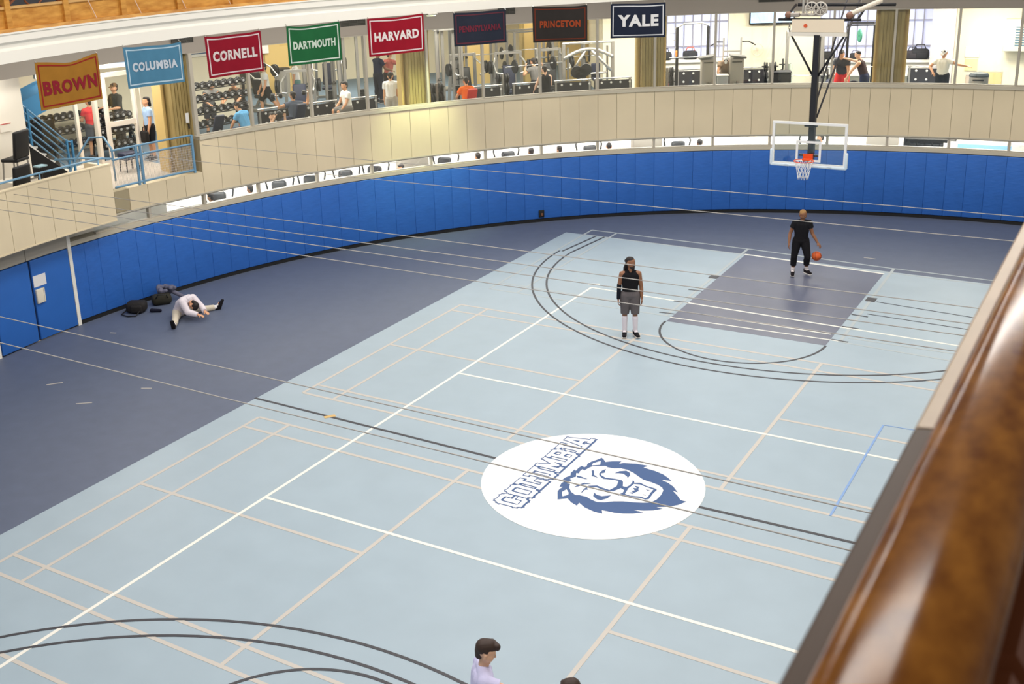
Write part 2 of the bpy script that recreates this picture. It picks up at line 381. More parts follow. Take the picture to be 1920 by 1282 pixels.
FEAT=[[(-0.266,-0.113),(-0.189,-0.102),(-0.039,-0.138),(-0.072,-0.155),(-0.224,-0.162)],[(-0.12,0.178),(-0.087,0.196),(-0.014,0.05),(0.09,-0.016),(-0.032,-0.009),(-0.06,0.067)],[(0.075,0.332),(0.039,0.251),(0.04,0.13),(0.073,0.066),(0.178,-0.012),(0.364,0.034),(0.434,0.037),(0.455,0.089),(0.352,0.08),(0.196,0.047),(0.099,0.09),(0.066,0.143),(0.11,0.197)],[(0.062,-0.612),(0.051,-0.468),(0.071,-0.341),(0.189,-0.269),(0.3,-0.297),(0.432,-0.314),(0.479,-0.144),(0.43,0.045),(0.465,0.088),(0.509,0.048),(0.582,-0.128),(0.567,-0.165),(0.505,-0.319),(0.442,-0.356),(0.318,-0.355),(0.208,-0.327),(0.1,-0.384),(0.079,-0.424),(0.126,-0.457),(0.076,-0.503),(0.081,-0.586)],[(0.568,-0.097),(0.629,-0.094),(0.654,-0.012),(0.652,0.085),(0.629,0.17),(0.667,0.142),(0.685,0.102),(0.77,0.147),(0.889,0.093),(1.07,0.074),(1.102,0.043),(1.092,-0.105),(1.106,-0.294),(1.062,-0.341),(0.963,-0.327),(0.813,-0.379),(0.726,-0.375),(0.688,-0.367),(0.626,-0.425),(0.613,-0.394),(0.657,-0.298),(0.638,-0.204),(0.568,-0.174),(0.528,-0.243),(0.503,-0.305),(0.468,-0.246),(0.497,-0.115)],[(0.262,0.253),(0.304,0.361),(0.399,0.431),(0.479,0.392),(0.519,0.312),(0.525,0.205),(0.486,0.254),(0.399,0.309),(0.319,0.287)],[(0.244,-0.509),(0.325,-0.56),(0.413,-0.561),(0.526,-0.463),(0.518,-0.58),(0.454,-0.688),(0.388,-0.695),(0.287,-0.628)],[(-0.122,-0.483),(-0.088,-0.386),(-0.031,-0.278),(0.088,-0.264),(-0.009,-0.325),(-0.069,-0.445)]]
MOUTH=[[(0.681,-0.133),(0.698,0.05),(0.79,0.08),(0.916,0.049),(1.048,0.023),(1.05,-0.108),(1.066,-0.25),(1.044,-0.299),(0.955,-0.29),(0.796,-0.338),(0.706,-0.32)]]
TEETH=[[(0.732,0),(0.817,0.006),(0.829,-0.074),(0.863,-0.132),(0.823,-0.22),(0.811,-0.273),(0.742,-0.253),(0.802,-0.212),(0.75,-0.192),(0.8,-0.147),(0.738,-0.084),(0.798,-0.061)],[(0.935,-0.027),(1.018,-0.03),(0.988,-0.06)],[(0.947,-0.239),(0.977,-0.2),(1.026,-0.215)]]

emblem = MB(); emblem.poly([(.05+1.83*cos(rad(a)), -.18+1.83*sin(rad(a))) for a in range(0, 360, 4)], 0, 0.009); emblem = emblem.build('court_emblem', M_LOGOWHITE, floor)
b = MB(); [b.poly(p, 0.009, 0.011) for p in MANE]; b.build('emblem_mane', M_LOGOBLUE, emblem)
b = MB(); [b.poly(p, 0.011, 0.013) for p in FACE]; b.build('emblem_face', M_LOGOWHITE, emblem)
b = MB(); [b.poly(p, 0.013, 0.0145+.00015*i) for i, p in enumerate(FEAT)]; b.build('emblem_features', M_LOGOBLUE, emblem)
b = MB(); [b.poly(p, 0.015, 0.0175) for p in MOUTH]; b.build('emblem_mouth', M_LOGOWHITE, emblem)
b = MB(); [b.poly(p, 0.0175, 0.019+.0001*i) for i, p in enumerate(TEETH)]; b.build('emblem_teeth', M_LOGOBLUE, emblem)
# block letters: strokes on a 0..1 box (u along the word, v up the letter)
STROKES = {
 'C': [[(.95, .72), (.95, .9), (.8, 1), (.2, 1), (.05, .85), (.05, .15), (.2, 0), (.8, 0), (.95, .1), (.95, .28)]],
 'O': [[(.2, 1), (.8, 1), (.95, .85), (.95, .15), (.8, 0), (.2, 0), (.05, .15), (.05, .85), (.2, 1)]],
 'L': [[(.0, 1), (.5, 1)], [(.25, 1), (.25, 0)], [(0, 0), (.95, 0), (.95, .35)]],
 'U': [[(0, 1), (.35, 1)], [(.65, 1), (1, 1)], [(.17, 1), (.17, .15), (.32, 0), (.68, 0), (.83, .15), (.83, 1)]],
 'M': [[(-.05, 0), (.3, 0)], [(.7, 0), (1.05, 0)], [(.12, 0), (.12, 1), (.5, .3), (.88, 1), (.88, 0)]],
 'B': [[(.0, 0), (.78, 0), (.95, .15), (.95, .4), (.8, .52), (.95, .65), (.95, .86), (.78, 1), (.0, 1)], [(.22, 0), (.22, 1)], [(.22, .52), (.8, .52)]],
 'I': [[(0, 0), (1, 0)], [(0, 1), (1, 1)], [(.5, 0), (.5, 1)]],
 'A': [[(-.05, 0), (.3, 0)], [(.7, 0), (1.05, 0)], [(.1, 0), (.42, 1), (.58, 1), (.9, 0)], [(.25, .35), (.75, .35)]]}
def letters(word, widths, x0, y0, h, wd, z0, z1, dx=0, dy=0):
    b = MB(); y = y0; k = 0
    for ch, w in zip(word, widths):
        for st in STROKES[ch]:
            # u runs along +y, v (up) along -x
            pts = [(x0 - v*h + dx, y + u*w + dy) for u, v in st]
            for i in range(len(pts)-1):
                p, q = Vector(pts[i]), Vector(pts[i+1]); e = (q-p).normalized()*wd*.5
                b.line(tuple(p-e), tuple(q+e), wd, z0, z1 + 2e-5*k); k += 1
        y += w + .085
    return b
WID = (.27, .27, .25, .28, .34, .27, .16, .3)
letters('COLUMBIA', WID, -.6, -1.5, .4, .135, .009, .0105).build('emblem_lettering', M_LOGOBLUE, emblem)
letters('COLUMBIA', WID, -.6, -1.5, .4, .076, .0105, .013, -.008, -.006).build('emblem_lettering_fill', M_LOGOWHITE, emblem)

# ------------------------------------------------------------------ the curved wall
MUL = [80.0, 85.45, 90.84, 95.73, 100.95, 106.18, 111.4, 116.66, 122.25, 127.68, 133.19, 138.73, 144.14, 150.05, 155.5, 161.29, 166.6, 171.9, 177.2]
def thirds(ms):
    r = []
    for a, c in zip(ms, ms[1:]): r += [a + (c-a)*k/3 for k in range(3)]
    return r + [ms[-1]]
SEAMS = thirds(MUL)
b = MB(); b.arc(R0+.02, R0+.32, 80, 197, -.1, 2.0)
wall_low = struct(b.build('wall_curved', mat('wall_backing', (70, 84, 100), .7)))
b = MB(); b.arc(R0-.03, R0+.02, 80, 179.7, 0.0, .1); struct(b.build('baseboard_1', M_BLACK))
b = MB(); b.arcprofile([(R0-.02, 1.97), (R0+.32, 1.97), (R0+.32, 2.08), (R0-.02, 2.08)], 80, 179.7); struct(b.build('trim_1', M_SILL))
# blue wall pads, each a mat hung on the wall
bm = MB(); bm.rbox((0, 0, 1.03), (.597, .06, 1.84), .012)
pad0 = bm.build('wall_pad', M_PAD, smooth='auto')
pm = pad0.data
first = True
ends = SEAMS + [178.55, 179.75]
for a, c in zip(ends, ends[1:]):
    o = pad0 if first else pad0.copy()
    if not first: C.objects.link(o)
    first = False
    p, rz = at((a+c)/2, R0-.02); o.location = p; o.rotation_euler.z = rz
    o.scale.x = (rad(c-a)*R0)/.60
    tag(o, 'tall blue vinyl pad in the row lining the curved gym wall', 'wall pad', 'blue wall pads')
# small dark outlet box let into the padding
p, rz = at(133.4, R0-.07, .17)
t = thing('floor_outlet', 'small black outlet box low on the blue wall padding', 'outlet box', p, rz)
b = MB(); b.rbox((0, 0, .1), (.17, .06, .22), .012); b.build('box', M_BLACK, t, smooth='auto')
b = MB(); b.rbox((.01, -.035, .08), (.06, .02, .09), .008); b.build('socket', mat('copper_socket', (120, 80, 60), .5), t, smooth='auto')
# cream panels of the spandrel, with open seams
b = MB()
for a, c in zip(SEAMS, SEAMS[1:]):
    if c <= 166.7: b.arc(R0, R0+.3, a+.018, c-.018, 2.44, 3.84, .9)
    elif c <= 175: b.arc(R0, R0+.3, a+.018, c-.018, 2.44, 2.99, .9)
wall_up = struct(b.build('wall_spandrel', M_PANEL))
b = MB(); b.arc(R0+.015, R0+.29, 80, 166.6, 2.45, 3.83); b.arc(R0+.015, R0+.29, 166.6, 175, 2.45, 2.98); b.build('panel_seams', M_SEAM, wall_up)
b = MB(); b.arcprofile([(R0-.035, 3.84), (R0+.32, 3.84), (R0+.32, 3.93), (R0-.035, 3.93)], 80, 166.6); struct(b.build('trim_2', M_SILL))
b = MB(); b.arc(R0-.01, R0+.3, 80, 175.4, 2.40, 2.44); struct(b.build('trim_3', M_SILL))
# header under the running track, with dark air grilles
b = MB(); b.arc(R0, R0+.3, 80, 200, 6.08, 6.74); wall_head = struct(b.build('wall_header', M_HEADER))
for k, (t0, t1) in enumerate(((166.3, 168.2), (150.0, 152.3), (135.6, 137.2), (109.8, 112.9))):
    v = thing('air_grille', ['dark air grille on the grey header behind the pale blue banner', 'dark air grille on the grey header left of the second crimson banner', 'dark air grille on the grey header between the two darkest banners', 'dark air grille on the grey header left of the basketball hoist'][k], 'vent', P((t0+t1)/2, R0-.02, 6.35), rad((t0+t1)/2-90))
    w = rad(t1-t0)*R0
    b = MB(); b.box((0, -.012, .15), (w, .02, .3)); b.build('backing', mat('dark_grille', (52, 50, 46), .7), v)
    b = MB()
    for i in range(7): b.box((0, -.028, .03+.04*i), (w-.03, .014, .014))
    for sx in (-.5, -.17, .17, .5): b.box((sx*w, -.03, .15), (.02, .018, .3))
    b.build('slat', mat('grille_slat', (72, 70, 64), .6), v)
# ------------------------------------------------------------------ windows
wn = 0
def window(t0, t1, z0, z1, fr=.065, mid=False):
    global wn
    wn += 1
    b = MB(); d0, d1 = R0+.02, R0+.14; da = math.degrees(fr/2/R0)
    b.arc(d0, d1, t0-da, t0+da, z0, z1)
    b.arc(d0+.01, d1, t0+da, t1-da, z0, z0+.035); b.arc(d0+.01, d1, t0+da, t1-da, z1-.03, z1)
    o = struct(b.build('window_%d' % wn, M_FRAME))
    b = MB(); b.arc(R0+.075, R0+.081, t0+da, t1-da, z0+.035, z1-.03, 1.8); b.build('pane', M_GLASS, o)
    return o
for a, c in zip(MUL, MUL[1:]):
    if c <= 166.7: window(a, c, 3.93, 6.08)
window(166.6, 167.0, 3.93, 6.08, .1)
for a, c in zip(MUL, MUL[1:]):
    window(a, c, 2.08, 2.40, .07)
# ------------------------------------------------------------------ doors in the padded wall, far left
b = MB(); b.arc(R0-.05, R0+.1, 179.72, 180.02, 0, 2.44); struct(b.build('trim_4', M_WHITE))
b = MB(); b.arc(R0-.03, R0+.3, 180.02, 183.8, 1.97, 2.46); b.arc(R0-.03, R0+.3, 183.86, 197, 1.97, 2.46); struct(b.build('wall_door_head', M_FRAME))
for k, (t0, t1) in enumerate(((180.05, 183.6), (183.75, 187.2))):
    b = MB(); p, rz = at((t0+t1)/2, R0-.03); w = rad(t1-t0)*R0
    b.rbox((0, 0, .99), (w-.015, .07, 1.92), .015)
    d = struct(b.build('door_%d' % (k+1), M_DOORBLUE, loc=p, rz=rz, smooth='auto'))
    if k == 0:
        b = MB(); b.box((-w/2+.2, -.04, 1.44), (.36, .006, .27)); b.build('notice', mat('white_paper', (232, 230, 230), .7), d)
        b = MB(); b.rbox((-w/2+.13, -.06, 1.08), (.2, .06, .34), .015); b.box((-w/2+.26, -.05, 1.08), (.03, .04, .34)); b.build('exit_device', mat('cream_plastic', (226, 218, 200), .5), d, smooth='auto')
b = MB(); b.arc(R0-.05, R0+.1, 187.3, 187.8, 0, 1.97); struct(b.build('trim_5', M_WHITE))
b = MB(); b.arc(R0-.05, R0+.02, 187.8, 196, 0.1, 1.95); struct(b.build('wall_door_side', M_DOORBLUE))
# ------------------------------------------------------------------ projecting balcony front, far left
RB = 17.7
b = MB(); bt = [176.4 + 1.95*k for k in range(11)]
for a, c in zip(bt, bt[1:]): b.arc(RB, RB+.12, a+.018, c-.018, 2.46, 3.80, .9)
wb = struct(b.build('wall_balcony', M_PANEL))
b = MB(); b.arc(RB+.015, RB+.11, 176.42, 195.9, 2.47, 3.79); b.build('panel_seams', M_SEAM, wb)
b = MB(); b.arc(RB-.01, R0+.3, 176.38, 196, 2.43, 2.46); b.arc(RB-.01, RB+.14, 176.38, 196, 3.80, 3.83); b.arc(RB+.12, R0+.3, 176.4, 176.75, 2.46, 3.80); struct(b.build('trim_6', M_PANEL))
b = MB(); b.tube([P(176.5+k*.8, RB+.2, 3.96) for k in range(24)], .025, 8)
for k in (0, 6, 12, 18): b.tube([P(177+k*.9, RB+.2, 2.98), P(177+k*.9, RB+.2, 3.96)], .02, 8)
r = b.build('balcony_rail', M_BLUEPAINT, smooth=True); tag(r, 'pale blue handrail along the top of the projecting cream balcony', 'rail')
# ------------------------------------------------------------------ slabs, rooms behind
b = MB(); b.arc(R0+.3, 34.5, 80, 200, 2.72, 2.98, 2.0); b.arc(RB+.12, R0+.3, 176.75, 196, 2.72, 2.98, 2.0); struct(b.build('floor_upper', M_GYMFLOOR))
b = MB(); b.arc(R0+.3, 22.0, 166.9, 196, 2.98, 3.0, 2.0); b.arc(RB+.12, R0+.3, 176.75, 196, 2.98, 3.0); b.arc(R0+.28, R0+.3, 166.9, 175, 2.9, 3.0); struct(b.build('floor_landing', M_LANDING))
b = MB(); b.arc(R0+.3, 23.4, 80, 200, -.1, 0, 2.0); struct(b.build('floor_lower', mat('lower_floor', (150, 146, 140), .6)))
b = MB(); b.arc(R0+.3, 34.5, 80, 200, 6.5, 6.74, 2.0); struct(b.build('ceiling', M_WHITEWALL))
b = MB(); b.arc(23.0, 23.3, 80, 167, 0, 2.72, 2.0); b.arc(20.0, 20.1, 167.2, 176, 0, 2.72, 2.0); struct(b.build('wall_lower_back', M_WHITEWALL))
# back walls of the fitness floor
b = MB()
for t0, t1, z0, z1 in ((86, 98.3, 2.98, 6.5), (98.3, 100.3, 2.98, 4.0), (100.3, 102.4, 2.98, 6.5), (102.4, 106.7, 2.98, 4.0), (106.7, 113.9, 2.98, 6.5), (113.9, 119.6, 2.98, 4.1), (119.6, 124.2, 2.98, 6.5)):
    b.arc(24.0, 24.3, t0, t1, z0, z1, 1.5)
struct(b.build('wall_right_back', M_CREAMWALL))
b = MB(); b.arc(33.0, 33.3, 122, 155, 2.98, 6.5, 1.5); b.arc(25.5, 25.8, 153.6, 167, 2.98, 6.5, 1.5); b.arc(25.5, 33.2, 153.5, 153.9, 2.98, 6.5); b.arc(24.2, 33.1, 123.9, 124.3, 2.98, 6.5); b.arc(24.5, 24.8, 166, 180, 2.98, 6.5); struct(b.build('wall_left_back', M_CREAMWALL))
b = MB(); b.arc(23.3, 24.0, 96.6, 98.3, 2.98, 6.5, .8); struct(b.build('wall_pier', mat('lavender_grey_wall', (196, 188, 186), .7)))
for k, (t0, t1, zz) in enumerate(((113.9, 119.6, 4.1), (102.4, 106.7, 4.0), (98.3, 100.3, 4.0))):
    wn += 1; b = MB(); n = max(2, round((t1-t0)/.72)); dt = (t1-t0)/n
    for i in range(n+1): b.arc(24.05, 24.12, t0+i*dt-.04, t0+i*dt+.04, zz, 6.5)
    for z in (zz+.02, zz+.42, zz+1.25, zz+2.1): b.arc(24.06, 24.11, t0, t1, z-.015, z+.015)
    o = struct(b.build('window_%d' % wn, mat('grey_muntin', (150, 150, 166), .5)))
    b = MB(); b.arc(24.15, 24.17, t0, t1, zz, 6.5); b.build('pane', M_PALEPANE, o)
    b = MB(); b.arc(23.62, 24.0, t0-.3, t1+.3, zz-.09, zz); b.arc(23.72, 24.0, t0-.3, t1+.3, zz-.55, zz-.09); b.build('ledge', M_WHITEWALL, o)
wn += 1; b = MB()
for z0, z1 in ((5.2, 5.28), (6.28, 6.36)): b.arc(25.38, 25.5, 155.3, 158.8, z0, z1)
for t in (155.3, 157.2, 158.6): b.arc(25.38, 25.5, t, t+.2, 5.2, 6.36)
o = struct(b.build('window_%d' % wn, M_WHITE)); b = MB(); b.arc(25.44, 25.46, 155.3, 158.8, 5.28, 6.3); b.build('pane', mat('dark_blue_pane', (70, 98, 140), .15), o)
# golden columns behind the windows, grey piers of the level below
for k, tc in enumerate((167.1, 144.65, 122.3, 101.25)):
    b = MB(); b.m = 0
    p, rz = at(tc, 19.0, 3.0); w = .5; z1 = 3.48
    b.box((0, 0, z1/2), (.66, .8, z1))
    for i in range(7): b.box((-.27+.09*i, -.41, z1/2), (.075, .03, z1))
    b.m = 1
    for s in (-1, 1):
        for j, dy in enumerate((-.3, -.16, 0)): b.box((s*(.36+.035*j), .02+dy*-.6, z1/2), (.05, .5-.12*j, z1))
    struct(b.build('pillar_%d' % (k+1), [M_YELLOW, M_YELLOWTRIM], loc=p, rz=rz))
    if k:
        b = MB(); b.rbox((0, 0, 1.36), (.94, .5, 2.72), .05)
        struct(b.build('pillar_%d' % (k+5), mat('grey_pier', (150, 143, 132), .7), loc=P(tc-(.6, .6, .25, -.1)[k], 20.1, 0), rz=rz, smooth='auto'))
for k, (tc, R) in enumerate(((146.9, 31.2), (125.3, 27.3), (128.0, 28.5), (132.6, 29.0))):
    b = MB(); p, rz = at(tc, R, 2.98)
    b.box((0, 0, 1.76), (1.0, .9, 3.52)); b.m = 1
    for s in (-1, 1): b.box((s*.55, -.2, 1.76), (.12, .5, 3.52))
    struct(b.build('pillar_%d' % (k+9), [M_YELLOWTRIM, M_YELLOW], loc=p, rz=rz))
# ------------------------------------------------------------------ running track above, its fascia and balustrade
RT = 16.0
b = MB()
b.arcprofile([(RT, 6.72), (21, 6.74), (21, 7.22), (RT+.05, 7.22)], 78, 202); b.box((8.6, .9, 6.97), (2.6, 34, .5)); struct(b.build('floor_track', M_TRACKFLOOR))
b = MB()
b.arcprofile([(RT+.05, 6.70), (RT+.05, 7.28), (RT-.10, 7.28), (RT-.10, 7.245), (RT-.075, 7.235), (RT-.075, 7.10), (RT-.05, 7.08), (RT-.015, 7.05), (RT+.0, 6.985), (RT-.015, 6.95), (RT-.045, 6.93), (RT-.05, 6.70)], 78, 202)
struct(b.build('trim_7', M_WHITE))
b = MB(); b.arc(20.5, 20.7, 78, 202, 7.22, 11.5, 2); struct(b.build('wall_track', M_DARKGREY))
bal = thing('balustrade', 'orange wooden balustrade panels along the white track edge, top left', 'balustrade', (0, 0, 0))
b = MB(); b.arcprofile([(RT-.09, 7.28), (RT+.2, 7.28), (RT+.2, 7.345), (RT-.075, 7.345)], 84, 200); b.build('base_board', M_WOOD, bal)
b = MB(); b.arc(RT+.06, RT+.10, 84, 200, 7.345, 7.72); b.build('panel', M_WOOD, bal)
b = MB(); b.arc(RT+.02, RT+.14, 84, 200, 7.71, 7.76); b.build('panel_cap', mat('pale_wood_cap', (204, 160, 100), .45), bal)
b = MB(); b.arcprofile([(RT+.02, 8.2), (RT+.16, 8.2), (RT+.17, 8.26), (RT+.12, 8.3), (RT+.04, 8.3), (RT, 8.26)], 84, 200); b.build('handrail', M_WOODDARK, bal)
b = MB(); b.arc(RT-.085, RT-.06, 84, 200, 7.272, 7.285); b.build('edge_bead', M_WOODDARK, bal)
pd = [177.75 + 5.55*k for k in range(-14, 4)]
for t in pd:
    b = MB(); p, rz = at(t, RT+.06, 7.345); b.box((0, 0, .43), (.14, .13, .86)); b.build('post', M_WOOD, bal, loc=p, rz=rz)
for t in pd[10:]:
    p, rz = at(t+2.77, RT+.08, 7.74); b = MB(); b.beam((-.7, 0, .02), (0, 0, .44), .05, .04); b.beam((.7, 0, .02), (0, 0, .44), .05, .04)
    b.tube([(.26*cos(rad(a)), 0, .22+.24*sin(rad(a))) for a in range(0, 360, 20)], .02, 6, closed=True); b.build('brace', M_WOODDARK, bal, loc=p, rz=rz)
for k, t in enumerate((180.6, 176.2, 171.7, 167.2, 163.2, 159.6)):
    b = MB(); p = P(t, RT-.03, 7.34); q = P(t+1.6, RT-.03, 8.3); b.tube([p, q], .009, 6)
    tag(b.build('netting_cord', mat('pink_white_cord', (226, 200, 184), .6)), 'thin pale cord slanting across the orange balustrade panels', 'cord', 'cords across the balustrade')
# wooden rail close to the camera
rail = thing('wooden_railing', 'broad varnished wooden handrail sweeping up the near right of the court', 'railing', (0, 0, 0))
cap = [(7.10, 8.20), (7.092, 8.25), (7.093, 8.268), (7.096, 8.286), (7.102, 8.300), (7.110, 8.3075), (7.120, 8.311), (7.138, 8.3135), (7.158, 8.314), (7.178, 8.311), (7.194, 8.307), (7.206, 8.299), (7.214, 8.286), (7.216, 8.272), (7.212, 8.258), (7.200, 8.248), (7.19, 8.20)]
ledge = [(7.066, 8.20), (7.064, 8.244), (7.068, 8.250), (7.086, 8.2525), (7.096, 8.251), (7.098, 8.20)]
inner = [(7.205, 8.06), (7.205, 8.20), (7.222, 8.205), (7.232, 8.19), (7.236, 8.15), (7.236, 8.06)]
def railseg(prof, y0, y1, nm, m):
    b = MB(); k = len(prof); vs = []; fs = []; n = 24
    for i in range(n+1): vs += [(x, y0+(y1-y0)*i/n, z) for x, z in prof]
    for i in range(n):
        for j in range(k): fs.append((i*k+j, i*k+(j+1) % k, (i+1)*k+(j+1) % k, (i+1)*k+j))
    fs.append(tuple(range(k-1, -1, -1))); fs.append(tuple(n*k+j for j in range(k)))
    b.add(vs, fs); return b.build(nm, m, rail, smooth='auto')
railseg(cap, -16.4, -8.0, 'handrail', M_RAILWOOD); railseg(cap, -7.995, 17.0, 'handrail', M_RAILWOOD)
railseg(ledge, -16.4, -14.09, 'side_ledge', M_RAILDARK); railseg(ledge, -14.085, 17.0, 'side_ledge', M_RAILSIDE)
railseg(inner, -16.4, -14.47, 'inner_moulding', M_WOODDARK); railseg(inner, -14.44, 17.0, 'inner_moulding', M_WOODDARK)
for k in range(20):
    y = -15.6 + 1.55*k
    b = MB(); b.box((7.155, y, 7.66), (.09, .12, .88)); b.build('post', M_WOOD, rail)
b = MB(); b.box((7.155, .5, 7.48), (.04, 33, .5)); b.build('panel', M_WOOD, rail)
b = MB(); b.box((7.155, .5, 8.02), (.05, 33, .16)); b.build('top_board', M_WOODDARK, rail)
b = MB(); b.box((9.75, .9, 3.4), (.3, 36, 6.8)); struct(b.build('wall_right', M_CREAMWALL))
# ------------------------------------------------------------------ cords strung across the hall
CORDS = [(-5.9, 'nearest pale cord strung across the hall, passing over the top of the round emblem'), (-6.62, 'pale cord strung across the hall through the middle of the round emblem'),
         (0.32, 'uppermost of the four pale cords strung close together across the middle of the hall'), (-.36, 'second from the top of the four close pale cords across the middle of the hall'), (-.84, 'third from the top of the four close pale cords across the middle of the hall'), (-1.44, 'lowest of the four close pale cords strung across the middle of the hall'),
         (3.95, 'pale cord crossing low over the far blue pads, behind the dribbling player'), (5.62, 'highest and farthest pale cord crossing the far blue pads')]
for y, lab in CORDS:
    x0 = OX - math.sqrt(R0**2 - (y-OY)**2) + .02
    b = MB(); n = 14; pts = [(x0 + (9.55-x0)*i/n, y, 3.7 - .03*sin(pi*i/n)) for i in range(n+1)]
    b.tube(pts, .0068, 6)
    t = b.build('cord', mat('grey_cord_yarn', (166, 162, 158), .7), smooth=True)
    tag(t, lab, 'cord', 'cords strung across the hall')
# ------------------------------------------------------------------ banners on the track edge
def text_mesh(body, size, bold):
    cu = bpy.data.curves.new('t', 'FONT'); cu.body = body; cu.size = size; cu.offset = bold; cu.align_x = 'CENTER'; cu.resolution_u = 3
    cu.space_character = 1.12
    o = bpy.data.objects.new('t', cu); C.objects.link(o)
    dg = bpy.context.evaluated_depsgraph_get(); me = bpy.data.meshes.new_from_object(o.evaluated_get(dg))
    bpy.data.objects.remove(o); bpy.data.curves.remove(cu)
    bm = bmesh.new(); bm.from_mesh(me); bpy.data.meshes.remove(me)
    bmesh.ops.triangulate(bm, faces=bm.faces[:])
    for _ in range(2): bmesh.ops.subdivide_edges(bm, edges=[e for e in bm.edges if e.calc_length() > size*.35], cuts=1, use_grid_fill=False); bmesh.ops.triangulate(bm, faces=bm.faces[:])
    vs = [v.co.copy() for v in bm.verts]; bm.verts.index_update(); fs = [[v.index for v in f.verts] for f in bm.faces]; bm.free()
    return vs, fs
FLAGS = [  # word, th0, th1 (left, right), field, border, letters, label, stripe, sag, size, bold
 ('BROWN', 180.90, 0, (150, 104, 38), (138, 36, 32), (128, 30, 42), 'mustard banner with dark red lettering and border, leftmost on the track edge', .14),
 ('COLUMBIA', 0, 0, (74, 122, 150), (172, 196, 210), (186, 194, 204), 'pale blue banner with white lettering, second from the left on the track edge', .07),
 ('CORNELL', 0, 0, (132, 20, 38), (206, 186, 188), (206, 194, 192), 'crimson banner with white lettering between the pale blue and green banners', .07),
 ('DARTMOUTH', 0, 0, (32, 92, 54), (196, 206, 196), (188, 202, 188), 'green banner with white lettering and border on the track edge', .08),
 ('HARVARD', 0, 0, (142, 20, 38), (214, 196, 196), (218, 208, 206), 'crimson banner with white lettering between the green and the navy banner', .05),
 ('PENNSYLVANIA', 0, 0, (40, 44, 56), (92, 48, 58), (104, 38, 52), 'dark navy banner with dim red lettering right of the crimson banners', .03),
 ('PRINCETON', 0, 0, (46, 42, 40), (98, 46, 32), (140, 62, 34), 'black-brown banner with orange lettering on the track edge', .06),
 ('YALE', 0, 0, (32, 38, 54), (196, 198, 202), (212, 212, 212), 'dark navy banner with large white lettering, rightmost on the track edge', .03)]
FPOS = [(-175.75, 1.696, 6.64, 6.64, 0.975), (175.7, 1.613, 6.68, 6.63, 0.91), (167.45, 1.585, 6.68, 6.68, 0.975), (159.1, 1.557, 6.71, 6.7, 0.975), (150.5, 1.613, 6.7, 6.72, 0.975), (141.75, 1.529, 6.67, 6.67, 0.885), (133.5, 1.557, 6.7, 6.66, 0.97), (125.55, 1.529, 6.65, 6.62, 0.94)]
for (word, _, _, fc, bc, lc, lab, sag), (th, w, zl, zr, h) in zip(FLAGS, FPOS):
    p, rz = at(th, RT-.07, (zl+zr)/2)
    f = thing('banner', lab, 'banner', p, rz, 'banners along the running track edge')
    random.seed(word); ph = random.uniform(0, 6); tilt = (zr-zl)
    def cl(x, z, e=0.0):
        u = x/w; v = -z/h
        y = -.035 - .022*sin(5*u+ph)*(.3+v) - .015*sin(9*u+2*ph+2*v) - e
        zz = z + tilt*u - sag*(1-(2*u)**2)*(1-v)**2*.6*(1+.3*sin(7*u+ph))
        return (x*(1+.03*(1-v)*0) , y, zz)
    def sheet(x0, x1, z0, z1, e, nx=28, nz=16, mb=None):
        b = mb or MB(); vs = []; fs = []
        for i in range(nx+1):
            for j in range(nz+1): vs.append(cl(x0+(x1-x0)*i/nx, z0+(z1-z0)*j/nz, e))
        for i in range(nx):
            for j in range(nz): a = i*(nz+1)+j; fs.append((a, a+nz+1, a+nz+2, a+1))
        return b.add(vs, fs)
    field = sheet(-w/2, w/2, -h, 0, 0); sheet(w/2, -w/2, -h, 0, -.006, mb=field)
    field.build('field', mat('cloth_'+word.lower()+'_field', fc, .85, spec=.15, noise=.07, scale=3), f, smooth=True)
    b = MB(); m = .055; t = .03
    for x0, x1, z0, z1 in ((-w/2+m, w/2-m, -m-t, -m), (-w/2+m, w/2-m, -h+m, -h+m+t), (-w/2+m, -w/2+m+t, -h+m, -m), (w/2-m-t, w/2-m, -h+m, -m)):
        sheet(x0, x1, z0, z1, .006, 24, 10, b)
    b.build('border', mat('cloth_'+word.lower()+'_border', bc, .85, spec=.15), f, smooth=True)
    vs, fs = text_mesh(word, .3, .014)
    xs = [v.x for v in vs]; ys = [v.y for v in vs]; tw = {'YALE': .74, 'BROWN': .86, 'HARVARD': .80, 'CORNELL': .80, 'DARTMOUTH': .80, 'COLUMBIA': .78, 'PENNSYLVANIA': .80, 'PRINCETON': .74}[word]*w
    th_ = {'YALE': .34, 'BROWN': .30, 'PENNSYLVANIA': .19, 'PRINCETON': .2, 'DARTMOUTH': .21, 'COLUMBIA': .22, 'HARVARD': .24, 'CORNELL': .25}[word]*h/.98
    cy = (max(ys)+min(ys))/2; kx = tw/(max(xs)-min(xs)); kz = th_/(max(ys)-min(ys)); cx = (max(xs)+min(xs))/2; zc = -h*(.56 if word == 'BROWN' else .5)
    b = MB(); b.add([cl((v.x-cx)*kx, zc+(v.y-cy)*kz, .010) for v in vs], fs)
    b.build('lettering', mat('cloth_'+word.lower()+'_letters', lc, .8, spec=.15), f)
    for sx in (-w/2+.02, w/2-.02): b = MB(); b.cyl(cl(sx, -.01, .02), (sx, .02, tilt*sx/w+.05), .008, 6); b.build('tie', M_CHROME, f)
